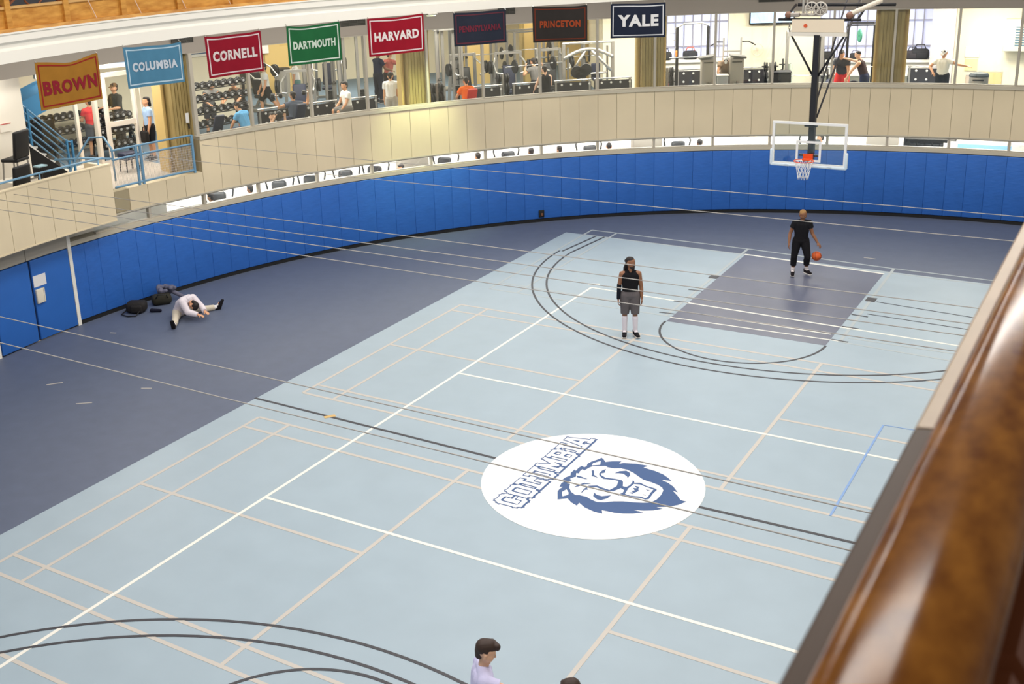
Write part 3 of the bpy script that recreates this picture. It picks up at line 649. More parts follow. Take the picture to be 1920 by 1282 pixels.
# ------------------------------------------------------------------ basketball hoop hung from the roof
BX, BY = 0.01, 12.3
hp = thing('basketball_hoop', 'glass basketball backboard with orange rim and white net on a black hanging mast', 'basketball hoop', (BX, BY, 2.6))
zz = lambda z: z-2.6
b = MB(); w, z0, z1 = 1.80, 2.86, 3.93; t = .06
b.box((0, 0, zz(z1)-t/2), (w, .045, t)); b.box((0, 0, zz(z0)+t/2), (w, .045, t)); [b.box((s*(w/2-t/2), 0, zz((z0+z1)/2)), (t, .0445, z1-z0-2*t)) for s in (-1, 1)]
b.build('backboard_frame', mat('white_board_frame', (236, 236, 236), .4), hp)
b = MB(); b.box((0, 0, zz((z0+z1)/2)), (w-2*t, .012, z1-z0-2*t)); b.build('backboard_glass', M_BOARDGLASS, hp)
b = MB(); tz = zz(2.99); tw = .61; th_ = .46; q = .055
b.box((0, -.025, tz+th_), (tw, .006, q)); b.box((0, -.025, tz), (tw, .006, q)); [b.box((s*(tw/2-q/2), -.025, tz+th_/2), (q, .006, th_-q)) for s in (-1, 1)]
b.build('target_square', mat('white_board_frame', (236, 236, 236), .4), hp)
b = MB()
for s in (-1, 1): b.rbox((s*(w/2+.005), 0, zz(z0)+.17), (.07, .09, .40), .025); b.rbox((s*(w/2-.22), 0, zz(z0)-.01), (.48, .09, .07), .025)
b.rbox((0, 0, zz(z0)-.01), (1.2, .09, .06), .025)
b.build('edge_padding', mat('pale_blue_white_pad', (214, 228, 240), .5), hp, smooth='auto')
rim = MB(); rim.tube([(.23*cos(rad(a)), -.39+.23*sin(rad(a)), zz(3.05)) for a in range(0, 360, 12)], .011, 8, closed=True)
rim.box((0, -.1, zz(3.05)-.015), (.2, .2, .02)); rim.box((0, -.035, zz(3.05)+.03), (.24, .02, .16)); rim.beam((-.08, -.06, zz(2.97)), (-.08, -.17, zz(3.03)), .02); rim.beam((.08, -.06, zz(2.97)), (.08, -.17, zz(3.03)), .02)
rim = rim.build('rim', mat('orange_rim', (226, 84, 36), .4), hp, smooth='auto')
b = MB()
for k in range(12):
    a = 2*pi*k/12
    for s in (-1, 1):
        pts = []
        for i in range(9):
            u = i/8; r = .222 - .10*u**.6; aa = a + s*u*1.05
            pts.append((r*cos(aa), -.39 + r*sin(aa), zz(3.04) - .44*u))
        b.tube(pts, .0062, 5)
b.build('net', mat('white_net', (235, 235, 238), .8), rim, smooth=True)
b = MB(); b.box((0, .24, zz(4.45)), (.135, .16, 3.1)); b.box((0, .12, zz(3.05)), (.12, .22, .12)); b.box((0, .1, zz(3.85)), (.3, .1, .08)); b.box((0, .1, zz(3.1)), (.5, .08, .05))
b.build('mast', mat('black_mast', (34, 34, 40), .45), hp)
b = MB(); b.box((0, .24, zz(6.02)), (1.36, .1, .10)); b.build('cross_beam', mat('white_beam', (226, 220, 208), .5), hp)
b = MB(); b.box((0, .2, zz(6.22)), (1.22, .04, .3)); b.build('beam_plate', mat('cream_beam_plate', (232, 216, 192), .6), hp)
b = MB(); b.cyl((-.28, .178, zz(6.22)), (-.28, .165, zz(6.22)), .045, 14); b.build('maker_mark', mat('orange_mark', (214, 90, 50), .6), hp)
b = MB()
for s in (-1, 1): b.tube([(s*.62, .24, zz(5.98)), (s*.06, .24, zz(5.02))], .026, 8)
b.build('brace', M_IRON, hp, smooth=True)
b = MB(); b.tube([(.06, .34, zz(4.0)), (.55, 1.8, zz(6.65)), (.75, 2.5, zz(7.9))], .022, 8); b.tube([(-.06, .34, zz(4.0)), (.25, 1.8, zz(6.65)), (.45, 2.5, zz(7.9))], .022, 8)
b.build('rear_strut', mat('dark_grey_pipe', (78, 76, 78), .45), hp, smooth=True)
b = MB()
for s in (-1, 1):
    for k in range(3): b.tube([(s*.68+.02*cos(rad(a))*(k % 2), .24+.02*cos(rad(a))*((k+1) % 2), zz(6.10)+.07*k+.05*sin(rad(a))) for a in range(0, 360, 45)], .008, 5, closed=True)
b.build('chain', M_STEEL, hp)
# hoist frame of pipes above it
hf = thing('hoist_frame', 'black pipe frame with pulleys and winch carrying the basketball hoop', 'hoist', (BX, BY+.24, 6.3))
b = MB(); b.tube([(-.95, 0, .06), (.98, 0, .06)], .035, 10); b.tube([(-.75, .9, .34), (1.55, .9, .34)], .04, 10); b.tube([(-.8, 0, .06), (-.8, .9, .34)], .03, 8); b.tube([(.9, 0, .06), (.9, .9, .34)], .03, 8)
b.build('pipe', M_IRON, hf, smooth=True)
b = MB(); b.rbox((-.18, .05, .17), (.5, .16, .06), .015); b.rbox((.02, .05, .26), (.3, .16, .12), .02); b.rbox((-.6, .02, .17), (.3, .14, .1), .03); b.build('winch', mat('grey_winch', (160, 152, 144), .45), hf, smooth='auto')
b = MB()
for x, r in ((-.16, .15), (.05, .15)):
    b.tube([(x+r*cos(rad(a)), -.05, .32+r*sin(rad(a))) for a in range(0, 360, 20)], .017, 6, closed=True)
    for a in range(0, 180, 45): b.beam((x-r*cos(rad(a)), -.05, .32-r*sin(rad(a))), (x+r*cos(rad(a)), -.05, .32+r*sin(rad(a))), .018)
b.build('pulley_wheel', mat('pale_wheel', (196, 190, 180), .4), hf)
b = MB(); b.ball((-.72, 0, .17), .085, 8); b.ball((.72, -.02, .16), .085, 8); b.build('motor', mat('rusty_motor', (128, 92, 76), .5), hf, smooth=True)
b = MB(); b.tube([(.75, 0, .2), (1.3, .5, .46)], .06, 10); b.build('spring_drum', mat('cream_drum', (206, 196, 180), .5), hf, smooth='auto')
b = MB(); b.box((-.05, .5, .66), (.45, .1, .05)); b.box((1.15, .8, .6), (.5, .1, .05)); b.beam((.1, .6, .7), (.6, 1.6, .86), .04); b.beam((1.3, .9, .62), (1.9, 2.0, .78), .05); b.build('roof_clamp', M_IRON, hf)
b = MB(); b.tube([(-.38, .04, .2), (-.40, .1, 5.2)], .03, 8); b.tube([(1.2, .6, .5), (1.2, .62, 5.2)], .028, 8); b.tube([(-.30, .04, .2), (-.18, .3, 5.2)], .02, 8); b.tube([(.75, .9, .34), (1.1, 1.2, 5.2)], .01, 6); b.tube([(-.7, .9, .34), (-.75, .95, 5.2)], .008, 6)
b.build('hanger_rod', mat('white_rod', (222, 218, 210), .5), hf, smooth=True)
# ------------------------------------------------------------------ people
def V(*a): return Vector(a)
def cone(b, p, q, rp, rq, n=14):
    """closed tapered capsule"""
    p, q = V(*p), V(*q); d = q-p; L = d.length
    if L < 1e-5: d = V(0, 0, 1); L = 1e-5
    d = d.normalized(); u = V(0, 0, 1) if abs(d.z) < .9 else V(1, 0, 0)
    x = d.cross(u).normalized(); y = d.cross(x)
    k = 5; prof = [(rp*sin(pi/2*i/k), -rp*cos(pi/2*i/k)) for i in range(k+1)] + [(rq*cos(pi/2*i/k), L+rq*sin(pi/2*i/k)) for i in range(k+1)]
    vs = []; fs = []
    for r, z in prof:
        r = max(r, 1e-4)
        for j in range(n):
            a = 2*pi*j/n; vs.append(p + d*z + (x*cos(a)+y*sin(a))*r)
    for i in range(len(prof)-1):
        for j in range(n): fs.append((i*n+j, i*n+(j+1) % n, (i+1)*n+(j+1) % n, (i+1)*n+j))
    fs.append(tuple(range(n-1, -1, -1))); fs.append(tuple((len(prof)-1)*n+j for j in range(n)))
    b.add(vs, fs)
def blob(name, cones, m, parent, vox, smooth=5, infl=0.0, ends=()):
    """one continuous skin grown over tapered capsules"""
    b = MB()
    for p, q, rp, rq in cones: cone(b, p, q, rp+infl, rq+infl)
    o = b.build(name, m, None)
    bm = bmesh.new(); bm.from_mesh(o.data); bmesh.ops.recalc_face_normals(bm, faces=bm.faces[:]); bm.to_mesh(o.data); bm.free()
    r = o.modifiers.new('r', 'REMESH'); r.mode = 'VOXEL'; r.voxel_size = vox; r.use_smooth_shade = True
    s = o.modifiers.new('s', 'SMOOTH'); s.factor = .5; s.iterations = smooth
    dg = bpy.context.evaluated_depsgraph_get(); me = bpy.data.meshes.new_from_object(o.evaluated_get(dg)); old = o.data
    o.modifiers.clear(); o.data = me; bpy.data.meshes.remove(old); me.name = name
    if not me.materials: me.materials.append(m)
    me.polygons.foreach_set('use_smooth', [True]*len(me.polygons))
    for e, d, r in ends:          # hems: the rounded capsule end is pressed flat
        for v in me.vertices:
            w = v.co - e; t = w.dot(d)
            if t > 0 and w.length < r: v.co = v.co - d*t
    o.parent = parent
    return o
def nz(v): return V(*v).normalized()
DOWN = (0, 0, -1)
def person(label, loc, face, pose, wear, skin='tan', h=1.76, hair='short', haircol=None, vox=.012, floor_z=None, group=None, seat=None):
    """face: heading in degrees (world), pose in the body's own frame: x to its right, y ahead, z up"""
    k = h/1.76
    root = thing('person', label, 'person', loc, rad(face-90), group)
    g = lambda n, d: pose.get(n, d)
    s = nz(g('spine', (0, .03, 1))); tw = g('twist', 0)
    ax = (Matrix.Rotation(rad(tw), 3, s) @ V(1, 0, 0)).normalized()
    Hc = V(0, 0, 0); hipax = V(1, 0, 0)
    hip = {1: Hc+hipax*.09*k, -1: Hc-hipax*.09*k}
    chest = Hc + s*.30*k; s2 = nz(g('chest', tuple(s)))
    nb = chest + s2*.22*k
    sh = {i: chest + s2*.165*k + ax*i*.175*k for i in (1, -1)}
    hd = nz(g('neck', tuple(s2))); head = nb + hd*.185*k
    hy, hp = g('look', (0, 0))
    hu = hd; R = Matrix.Rotation(rad(hy), 3, hu); f0 = (R @ ax.cross(hu)) * -1
    f0 = (hu.cross(R @ ax)).normalized()
    hr = R @ ax; hf = (Matrix.Rotation(rad(hp), 3, hr) @ f0).normalized(); hup = (Matrix.Rotation(rad(hp), 3, hr) @ hu).normalized()
    J = {}
    for i, nm in ((1, 'r'), (-1, 'l')):
        up, fo = g('arm_'+nm, ((i*.12, .0, -1), (i*.05, .15, -1)))[:2]
        el = sh[i] + nz(up)*.29*k; wr = el + nz(fo)*.255*k
        th, shn = g('leg_'+nm, ((i*.05, .02, -1), (i*.03, -.02, -1)))[:2]
        kn = hip[i] + nz(th)*.43*k; an = kn + nz(shn)*.415*k
        ft = nz(g('foot_'+nm, (i*.2, 1, -.0)))
        J[i] = dict(sh=sh[i], el=el, wr=wr, kn=kn, an=an, ft=ft, hand=nz(g('hand_'+nm, tuple(nz(fo)))), fo=nz(fo))
    # settle the figure on its floor or seat
    low = min(min(J[i]['an'].z-.091*k, (J[i]['an']+J[i]['ft']*.17*k).z-.045*k) for i in (1, -1))
    if seat is not None: dz = seat + .115*k
    elif floor_z is not None: dz = floor_z
    else: dz = -low
    O = V(0, 0, dz)
    def sk(p): return p + O
    T = lambda p, q, a, c: (sk(p), sk(q), a*k, c*k)
    torso = [T(hip[1]*.8, hip[-1]*.8, .115, .115)]
    for i in (-1, 0, 1):
        torso += [T(Hc+ax*i*.05*k, chest-s*.06*k+ax*i*.05*k, .108, .108), T(chest-s*.06*k+ax*i*.06*k, chest+s2*.12*k+ax*i*.085*k, .108, .10)]
    traps = [T(chest+s2*.165*k+ax*i*.16*k, nb+s2*.0*k, .066, .055) for i in (1, -1)]
    neck = [T(nb-s2*.04*k, head-hu*.06*k, .060, .052)]
    hs = lambda r, f, u: head + (hr*r + hf*f + hup*u)*k
    hd_c = [T(hs(0, -.018, .038), hs(0, .012, .042), .086, .084), T(hs(-.018, .03, -.02), hs(.018, .03, -.02), .068, .068), T(hs(0, .035, -.05), hs(0, .062, -.092), .054, .03),
            T(hs(0, .094, .018), hs(0, .108, -.018), .011, .015), T(hs(-.03, .078, .034), hs(.03, .078, .034), .02, .02), T(hs(-.02, .086, -.058), hs(.02, .086, -.058), .012, .012)]
    for i in (1, -1): hd_c.append(T(hs(i*.082, -.008, .012), hs(i*.084, -.004, -.03), .02, .013))
    arm = {}; leg = {}; hand = []
    for i in (1, -1):
        j = J[i]; up = (j['el']-j['sh']); fo = (j['wr']-j['el'])
        arm[i] = [T(j['sh'], j['sh']+up*.45, .062, .053), T(j['sh']+up*.4, j['el'], .053, .042), T(j['el'], j['el']+fo*.35, .042, .043), T(j['el']+fo*.35, j['wr'], .043, .028)]
        tv = j['kn']-hip[i]; sv = j['an']-j['kn']
        side = tv.normalized().cross(sv.normalized()); bk = j['ft']*-1
        leg[i] = [T(hip[i], hip[i]+tv*.5, .098, .08), T(hip[i]+tv*.5, j['kn'], .08, .056), T(j['kn'], j['kn']+sv*.32+bk*.018*k, .054, .057), T(j['kn']+sv*.32+bk*.018*k, j['an'], .056, .038),
                  T(j['an']+bk*.03*k-V(0, 0, .03)*0, j['an']+j['ft']*.09*k+V(0, 0, -.045*k) if abs(j['ft'].z) < .5 else j['an']+j['ft']*.10*k, .040, .026)]
        # hand: palm, four unequal fingers bent at the knuckles, thumb from the side of the palm
        hv = j['hand']; across = hv.cross(V(0, 0, 1)) if abs(hv.z) < .85 else V(0, 1, 0)
        across = (across - hv*across.dot(hv)).normalized(); nrm = hv.cross(across).normalized()
        if nrm.dot(V(-i, .3, 0)) < 0: nrm = -nrm
        if abs(hv.z) < .85 and nrm.z > 0: nrm = -nrm
        w = j['wr']
        for c in (-.026, -.009, .009, .026): hand.append(T(w+hv*.018*k+across*c*.6*k, w+hv*.085*k+across*c*k, .017, .014))
        curl = g('curl', .35)
        for c, ln in ((-.030, .062), (-.010, .078), (.010, .082), (.030, .072)):
            a0 = w+hv*.088*k+across*c*k; a1 = a0+(hv+nrm*curl*.6)*ln*.5*k; a2 = a1+(hv*.8+nrm*curl*1.6)*ln*.5*k
            hand += [T(a0, a1, .0098, .009), T(a1, a2, .009, .0075)]
        ts = across if across.dot(V(0, 1, 0)) >= 0 or abs(hv.z) < .85 else -across
        t0 = w+hv*.03*k+ts*.024*k; t1 = t0+(ts*.7+hv*.7+nrm*.3)*.04*k; t2 = t1+(hv*.9+ts*.15+nrm*.4)*.032*k
        hand += [T(t0, t1, .014, .011), T(t1, t2, .011, .009)]
    allc = torso+traps+neck+hd_c+arm[1]+arm[-1]+leg[1]+leg[-1]+hand
    blob('body', allc, M_SKIN[skin], root, vox*.62 if vox < .009 else vox*.8, 4)
    def cut(cs, frac):
        """shorten a chain of limb capsules to a share of its length"""
        tot = sum((V(*c[1])-V(*c[0])).length for c in cs); L = tot*frac; out = []
        for p, q, a, c in cs:
            l = (q-p).length
            if L <= 0: break
            t = min(1, L/l); out.append((p, p+(q-p)*t, a, a+(c-a)*t)); L -= l
        return out
    flare = lambda cs, e: [(p, q, a+e*.7, c+e) for p, q, a, c in cs]
    for piece in wear:
        kind, col = piece[0], piece[1]; m = cloth(piece[2], col)
        if kind == 'shirt':      # sleeve share of the whole arm in piece[3]
            ends = []
            cs = [T(Hc+s*.04*k+ax*i*.05*k, chest-s*.06*k+ax*i*.05*k, .108, .108) for i in (-1, 0, 1)] + torso[2::2] + [T(Hc+s*.03*k+ax*i*.05*k, Hc+s*.07*k+ax*i*.05*k, .113, .11) for i in (-1, 0, 1)] + [(p, q, a, c) for p, q, a, c in traps]
            fr = piece[3]
            for i in (1, -1):
                a = cut(arm[i], fr); cs += flare(a, .012) if fr < .7 else flare(a, .008)
                ends.append((a[-1][1], (a[-1][1]-a[-1][0]).normalized(), .088*k))
            blob('shirt', cs, m, root, vox, 5, piece[4] if len(piece) > 4 else .013, ends)
        elif kind == 'tank':
            cs = [T(Hc+s*.04*k+ax*i*.05*k, chest-s*.06*k+ax*i*.05*k, .108, .108) for i in (-1, 0, 1)] + [(p, q, a, c) for p, q, a, c in torso[2::2]] + [T(Hc+s*.03*k+ax*i*.05*k, Hc+s*.07*k+ax*i*.05*k, .113, .11) for i in (-1, 0, 1)]
            for i in (1, -1): cs += [T(chest+s2*.06*k+ax*i*.06*k, chest+s2*.19*k+ax*i*.095*k, .088, .050), T(chest+s2*.08*k, chest+s2*.15*k+ax*i*.04*k, .09, .07), T(chest+s2*.16*k+ax*i*.09*k, nb+ax*i*.05*k-s2*.012*k, .068, .054)]
            blob('tank_top', cs, m, root, vox, 5, .012)
        elif kind in ('shorts', 'trousers'):
            cs = [torso[0], T(Hc-s*.02*k, Hc-s*.085*k, .10, .072)] + [T(Hc-ax*i*.05*k, Hc+s*.09*k-ax*i*.05*k, .112, .105) for i in (-1, 0, 1)]
            ends = []
            for i in (1, -1):
                a = cut(leg[i][:4], piece[3]); cs += flare(a, .020 if kind == 'shorts' else .01)
                ends.append((a[-1][1], (a[-1][1]-a[-1][0]).normalized(), .125*k))
            blob(kind, cs, m, root, vox, 5, .016, ends)
        elif kind == 'socks':
            for i in (1, -1):
                sv = J[i]['an']-J[i]['kn']; f = piece[3]
                cs = [T(J[i]['an']-sv*f, J[i]['an'], .04+.02*f, .040), T(J[i]['an'], J[i]['an']+J[i]['ft']*.05*k, .04, .036)]
                blob('sock', cs, m, root, vox, 3, .008)
        elif kind == 'sleeve':   # forearm sleeve on one arm
            i = piece[3]; j = J[i]; blob('arm_sleeve', [T(j['el']-(j['el']-j['sh'])*.12, j['wr'], .046, .032)], m, root, vox, 3, .006)
        elif kind == 'watch':
            i = piece[3]; j = J[i]; blob('wristband', [T(j['wr']-j['fo']*.02*k, j['wr'], .034, .034)], m, root, vox*.7, 2, .003)
        elif kind == 'shoes':
            sole = cloth(piece[3][0], piece[3][1])
            for i in (1, -1):
                ft = J[i]['ft']; an = J[i]['an']; dn = (V(0, 0, -1) - ft*V(0, 0, -1).dot(ft)) if abs(ft.z) < .8 else V(0, -1, 0)*0 + nz(an-J[i]['kn'])
                dn = dn.normalized(); sd = ft.cross(dn)
                cs = [T(an-ft*.030*k-dn*.01*k, an-ft*.03*k+dn*.04*k, .047, .041), T(an+dn*.0*k, an+ft*.10*k+dn*.036*k, .049, .042)]
                for q in (-.012, .012): cs.append(T(an+ft*.03*k+dn*.044*k+sd*q*k, an+ft*.165*k+dn*.05*k+sd*q*1.2*k, .033, .027))
                sho = blob('shoe', cs, m, root, vox*.8, 3, .004)
                so = [T(an-ft*.050*k+dn*.077*k+sd*q*k, an+ft*.182*k+dn*.077*k+sd*q*k, .014, .013) for q in (-.036, -.012, .012, .036)]
                blob('sole', so, sole, sho, vox*.7, 2)
        elif kind == 'cap':
            cs = [T(hs(0, -.02, .062), hs(0, .012, .06), .088, .086), T(hs(-.04, .08, .055), hs(-.03, .16, .045), .012, .01), T(hs(.04, .08, .055), hs(.03, .16, .045), .012, .01), T(hs(0, .08, .057), hs(0, .165, .046), .014, .012)]
            blob('cap', cs, m, root, vox, 3)
        elif kind == 'hood':
            blob('hood', [T(nb-hf*.04*k+ax*i*.06*k, nb-hf*.07*k-s2*.03*k, .05, .05) for i in (-1, 0, 1)], m, root, vox, 3)
    hm = haircol or M_HAIR
    if hair == 'short':
        cs = [T(hs(0, -.034, .058), hs(0, .006, .07), .086, .078), T(hs(0, -.06, .0), hs(0, -.055, -.045), .06, .046), T(hs(-.06, -.02, .03), hs(.06, -.02, .03), .036, .036), T(hs(-.04, .055, .098), hs(.04, .055, .098), .026, .026)]
        blob('hair', cs, hm, root, vox, 3)
    elif hair == 'buzz':
        blob('hair', [T(hs(0, -.022, .046), hs(0, .0, .05), .087, .083)], hm, root, vox, 3)
    elif hair == 'quiff':
        cs = [T(hs(0, -.036, .055), hs(0, .01, .075), .088, .080), T(hs(0, -.058, .01), hs(0, -.05, -.045), .060, .046), T(hs(-.05, .04, .1), hs(.03, .085, .115), .038, .036), T(hs(.0, .05, .11), hs(.03, .09, .1), .034, .03), T(hs(-.066, -.01, .045), hs(.066, -.01, .045), .026, .026)]
        blob('hair', cs, hm, root, vox, 3)
    elif hair == 'locs':
        cs = [T(hs(0, -.03, .052), hs(0, .002, .066), .086, .078), T(hs(0, -.075, .05), hs(0, -.10, .03), .05, .045)]
        random.seed(3)
        for n in range(14):
            a = -1+2*n/13; st = hs(.075*a, -.06, .01); en = hs(.085*a+random.uniform(-.015, .015), -.085-.02*random.random(), -.20-.05*random.random())
            mid = (st+en)/2 - hf*.02*k; cs += [T(st, mid, .017, .015), T(mid, en, .015, .011)]
        blob('hair', cs, hm, root, vox*.7, 2)
        blob('beard', [T(hs(-.035, .06, -.075), hs(.035, .06, -.075), .034, .034), T(hs(0, .075, -.09), hs(0, .08, -.135), .036, .024), T(hs(-.062, .02, -.03), hs(-.04, .055, -.075), .022, .026), T(hs(.062, .02, -.03), hs(.04, .055, -.075), .022, .026), T(hs(-.028, .093, -.042), hs(.028, .093, -.042), .01, .01)], hm, root, vox*.7, 2)
    elif hair == 'long':
        cs = [T(hs(0, -.034, .056), hs(0, .006, .066), .086, .078), T(hs(0, -.07, .02), hs(0, -.09, -.11), .06, .05), T(hs(-.06, -.02, .02), hs(.06, -.02, .02), .036, .036)]
        blob('hair', cs, hm, root, vox, 3)
    if vox < .009:
        for i in (1, -1):
            b = MB(); b.ball(tuple(sk(hs(i*.030, .086, .018))), .0115*k, 6); e = b.build('eye', mat('eye_white', (214, 208, 200), .3), root, smooth=True)
            b = MB(); b.ball(tuple(sk(hs(i*.030, .0945, .018))), .0055*k, 5); b.build('iris', mat('eye_dark', (30, 22, 20), .3), e, smooth=True)
    root['_j'] = 0; del root['_j']
    J['O'] = O; J['head'] = head+O
    return root, J
def world(root, p): return Matrix.Translation(root.location) @ Matrix.Rotation(root.rotation_euler.z, 4, 'Z') @ p
BLK = ('black', (30, 30, 33))
SOLE_W = ('white_sole', (222, 218, 214))
# the man standing at the three point arc: faces the camera, looks to his left
person('man with long locs in black tank top and grey shorts, standing on the court', (-2.14, 6.44, .012), -62,
       dict(spine=(0, .02, 1), arm_r=((.22, -.04, -1), (.06, .16, -1)), arm_l=((-.2, -.02, -1), (-.04, .14, -1)), leg_r=((.05, .0, -1), (.0, -.02, -1)), leg_l=((-.04, .06, -1), (-.02, -.04, -1)), foot_r=(.12, 1, 0), foot_l=(-.3, 1, 0), look=(52, -4), curl=.5),
       [('tank', (26, 25, 28), 'black_tank'), ('shorts', (98, 92, 94), 'grey_shorts', .50), ('socks', (226, 218, 226), 'white_leggings', .80), ('shoes', (32, 30, 34), 'dark_sneaker', SOLE_W), ('sleeve', (22, 24, 34), 'navy_sleeve', 1), ('watch', (190, 190, 200), 'pale_wristband', 1)],
       skin='brown', h=1.81, hair='locs', vox=.0085)
# the man dribbling near the baseline
root, J = person('bald man in black T-shirt and black trousers dribbling a basketball on the slate blue key', (-.08, 12.38, .012), -66,
       dict(spine=(0, .10, 1), arm_r=((.38, -.1, -1), (.14, .42, -1)), arm_l=((-.32, .06, -1), (-.5, .34, -.86)), leg_r=((.16, .12, -1), (.02, -.12, -1)), leg_l=((-.18, .30, -1), (-.02, -.34, -1)), foot_r=(.15, 1, 0), foot_l=(-.55, 1, 0), look=(22, -18), neck=(0, .25, 1), hand_l=(-.45, .5, -.6), curl=.45),
       [('shirt', (28, 28, 32), 'black_tee', .26), ('trousers', (27, 26, 30), 'black_trousers', .80), ('socks', (222, 214, 216), 'white_sock', .22), ('shoes', (32, 28, 32), 'black_sneaker', SOLE_W)],
       skin='brown', h=1.74, hair='buzz', haircol=mat('shaved_fair_hair', (168, 128, 78), .6), vox=.0085)
ball_at = world(root, J[-1]['wr'] + J['O']) + V(-.06, .02, -.36)
t = thing('basketball', 'orange basketball bouncing beside the bald man in black', 'basketball', (ball_at.x+.05, ball_at.y+.0, ball_at.z))
b = MB(); b.ball((0, 0, 0), .121, 14); b.build('ball', mat('orange_leather', (206, 92, 42), .5, noise=.12, scale=6, bump=.2, bscale=90), t, smooth=True)
b = MB()
for M in (Matrix.Rotation(.4, 3, 'X'), Matrix.Rotation(1.4, 3, 'Y'), Matrix.Rotation(pi/2+.3, 3, 'X')): b.tube([M @ V(.1215*cos(rad(a)), .1215*sin(rad(a)), 0) for a in range(0, 360, 10)], .0025, 5, closed=True)
b.build('seam', M_BLACK, t)
# the man stretching on the floor
person('man in white hoodie and beige trousers stretching with legs apart on the dark floor', (-12.55, 2.97, .0), 0,
       dict(spine=(.0, .50, .86), chest=(.0, .90, .42), neck=(.05, .80, -.60), look=(0, 0), arm_r=((.10, .62, -.74), (-.42, .86, -.24)), arm_l=((-.12, .72, -.64), (.42, .86, -.26)),
            leg_r=((.76, .62, -.06), (.76, .62, -.05)), leg_l=((-.76, .62, -.06), (-.80, .60, -.05)), foot_r=(.35, .25, .95), foot_l=(-.35, .25, .95), hand_r=(-.15, .95, -.1), hand_l=(.25, .95, -.1), curl=.3),
       [('shirt', (222, 214, 222), 'white_hoodie', .97, .028), ('hood', (222, 214, 222), 'white_hoodie'), ('trousers', (206, 196, 178), 'beige_trousers', .90), ('socks', (230, 226, 226), 'white_ankle_sock', .2), ('shoes', (28, 27, 32), 'black_shoe', ('black_sole', (34, 32, 34)))],
       skin='tan', h=1.80, hair='short', vox=.0085, seat=0.0)
# the two at the lower edge of the picture
person('young man with dark quiff in pale lavender T-shirt reaching out an arm', (2.0, -7.0, .012), 38,
       dict(spine=(0, .06, 1), arm_r=((.25, .90, -.25), (.10, .95, -.22)), arm_l=((-.15, .05, -1), (-.04, .3, -1)), look=(-4, -12), leg_r=((.08, .1, -1), (.02, -.08, -1)), leg_l=((-.08, -.06, -1), (-.02, -.12, -1)), neck=(0, .16, 1)),
       [('shirt', (206, 204, 238), 'lavender_tee', .27), ('shorts', (40, 42, 56), 'dark_shorts', .46), ('socks', (226, 224, 224), 'white_sock', .2), ('shoes', (60, 60, 66), 'grey_sneaker', SOLE_W)],
       skin='light', h=1.80, hair='quiff', haircol=M_BROWNHAIR, vox=.0085)
person('person of whom only the dark hair shows at the bottom edge, beside the lavender shirt', (3.10, -6.98, .012), 205,
       dict(spine=(0, .08, 1), arm_r=((.2, .5, -.8), (.0, .9, -.3)), arm_l=((-.2, .3, -.9), (-.04, .6, -.8)), look=(0, -14), leg_r=((.06, .14, -1), (.02, -.1, -1)), leg_l=((-.06, .0, -1), (-.02, -.1, -1))),
       [('shirt', (60, 66, 84), 'slate_tee', .27), ('shorts', (34, 34, 40), 'black_shorts', .46), ('shoes', (50, 50, 54), 'grey_sneaker', SOLE_W)],
       skin='tan', h=1.72, hair='short', haircol=M_BROWNHAIR, vox=.0085)
# bags by the padded wall
t = thing('backpack', 'black backpack slumped against the blue pads beside the stretching man', 'backpack', (-13.8, 2.72, 0), .5)
b = MB(); b.rbox((0, 0, .14), (.5, .36, .28), .1); b.rbox((.05, -.17, .12), (.3, .12, .2), .05); b.build('bag', mat('black_nylon', (30, 27, 27), .8, bump=.4, bscale=9), t, smooth='auto')
b = MB(); b.tube([(-.2, -.1, .1), (-.3, -.3, .03), (-.1, -.42, .02), (.1, -.4, .02), (.15, -.2, .1)], .015, 6); b.build('strap', M_BLACK, t, smooth=True)
t = thing('duffel_bag', 'olive black gym bag leaning by the blue pads, next to a grey jacket', 'bag', (-13.68, 3.45, 0), .9)
b = MB(); b.rbox((0, 0, .13), (.5, .34, .26), .1); b.build('bag', mat('olive_nylon', (40, 38, 28), .8, bump=.4, bscale=9), t, smooth='auto')
b = MB(); b.tube([(-.15, -.16, .2), (-.1, -.2, .3), (.1, -.2, .3), (.15, -.16, .2)], .014, 6); b.build('handle', M_BLACK, t, smooth=True)
b = MB(); random.seed(5)
cs = [((-13.80+random.uniform(-.16, .16), 3.66+random.uniform(-.16, .16), .27+random.uniform(0, .10)), (-13.78+random.uniform(-.2, .2), 3.7+random.uniform(-.2, .2), .30+random.uniform(0, .08)), .06, .05) for _ in range(9)]
cs += [((-13.72, 3.8, .26), (-13.45, 3.98, .07), .06, .05), ((-13.45, 3.98, .07), (-13.2, 4.0, .04), .045, .035)]
tag(blob('jacket', [(V(*p), V(*q), a, c) for p, q, a, c in cs], cloth('grey_jacket', (104, 104, 122)), None, .014, 3), 'crumpled grey jacket lying over the olive bag by the wall', 'jacket')
tag(blob('shoe_bag', [(V(-13.42, 2.85, .05), V(-13.22, 2.95, .045), .05, .04)], cloth('navy_pouch', (26, 28, 44)), None, .012, 2), 'small dark pouch on the floor between the bags and the stretching man', 'pouch')
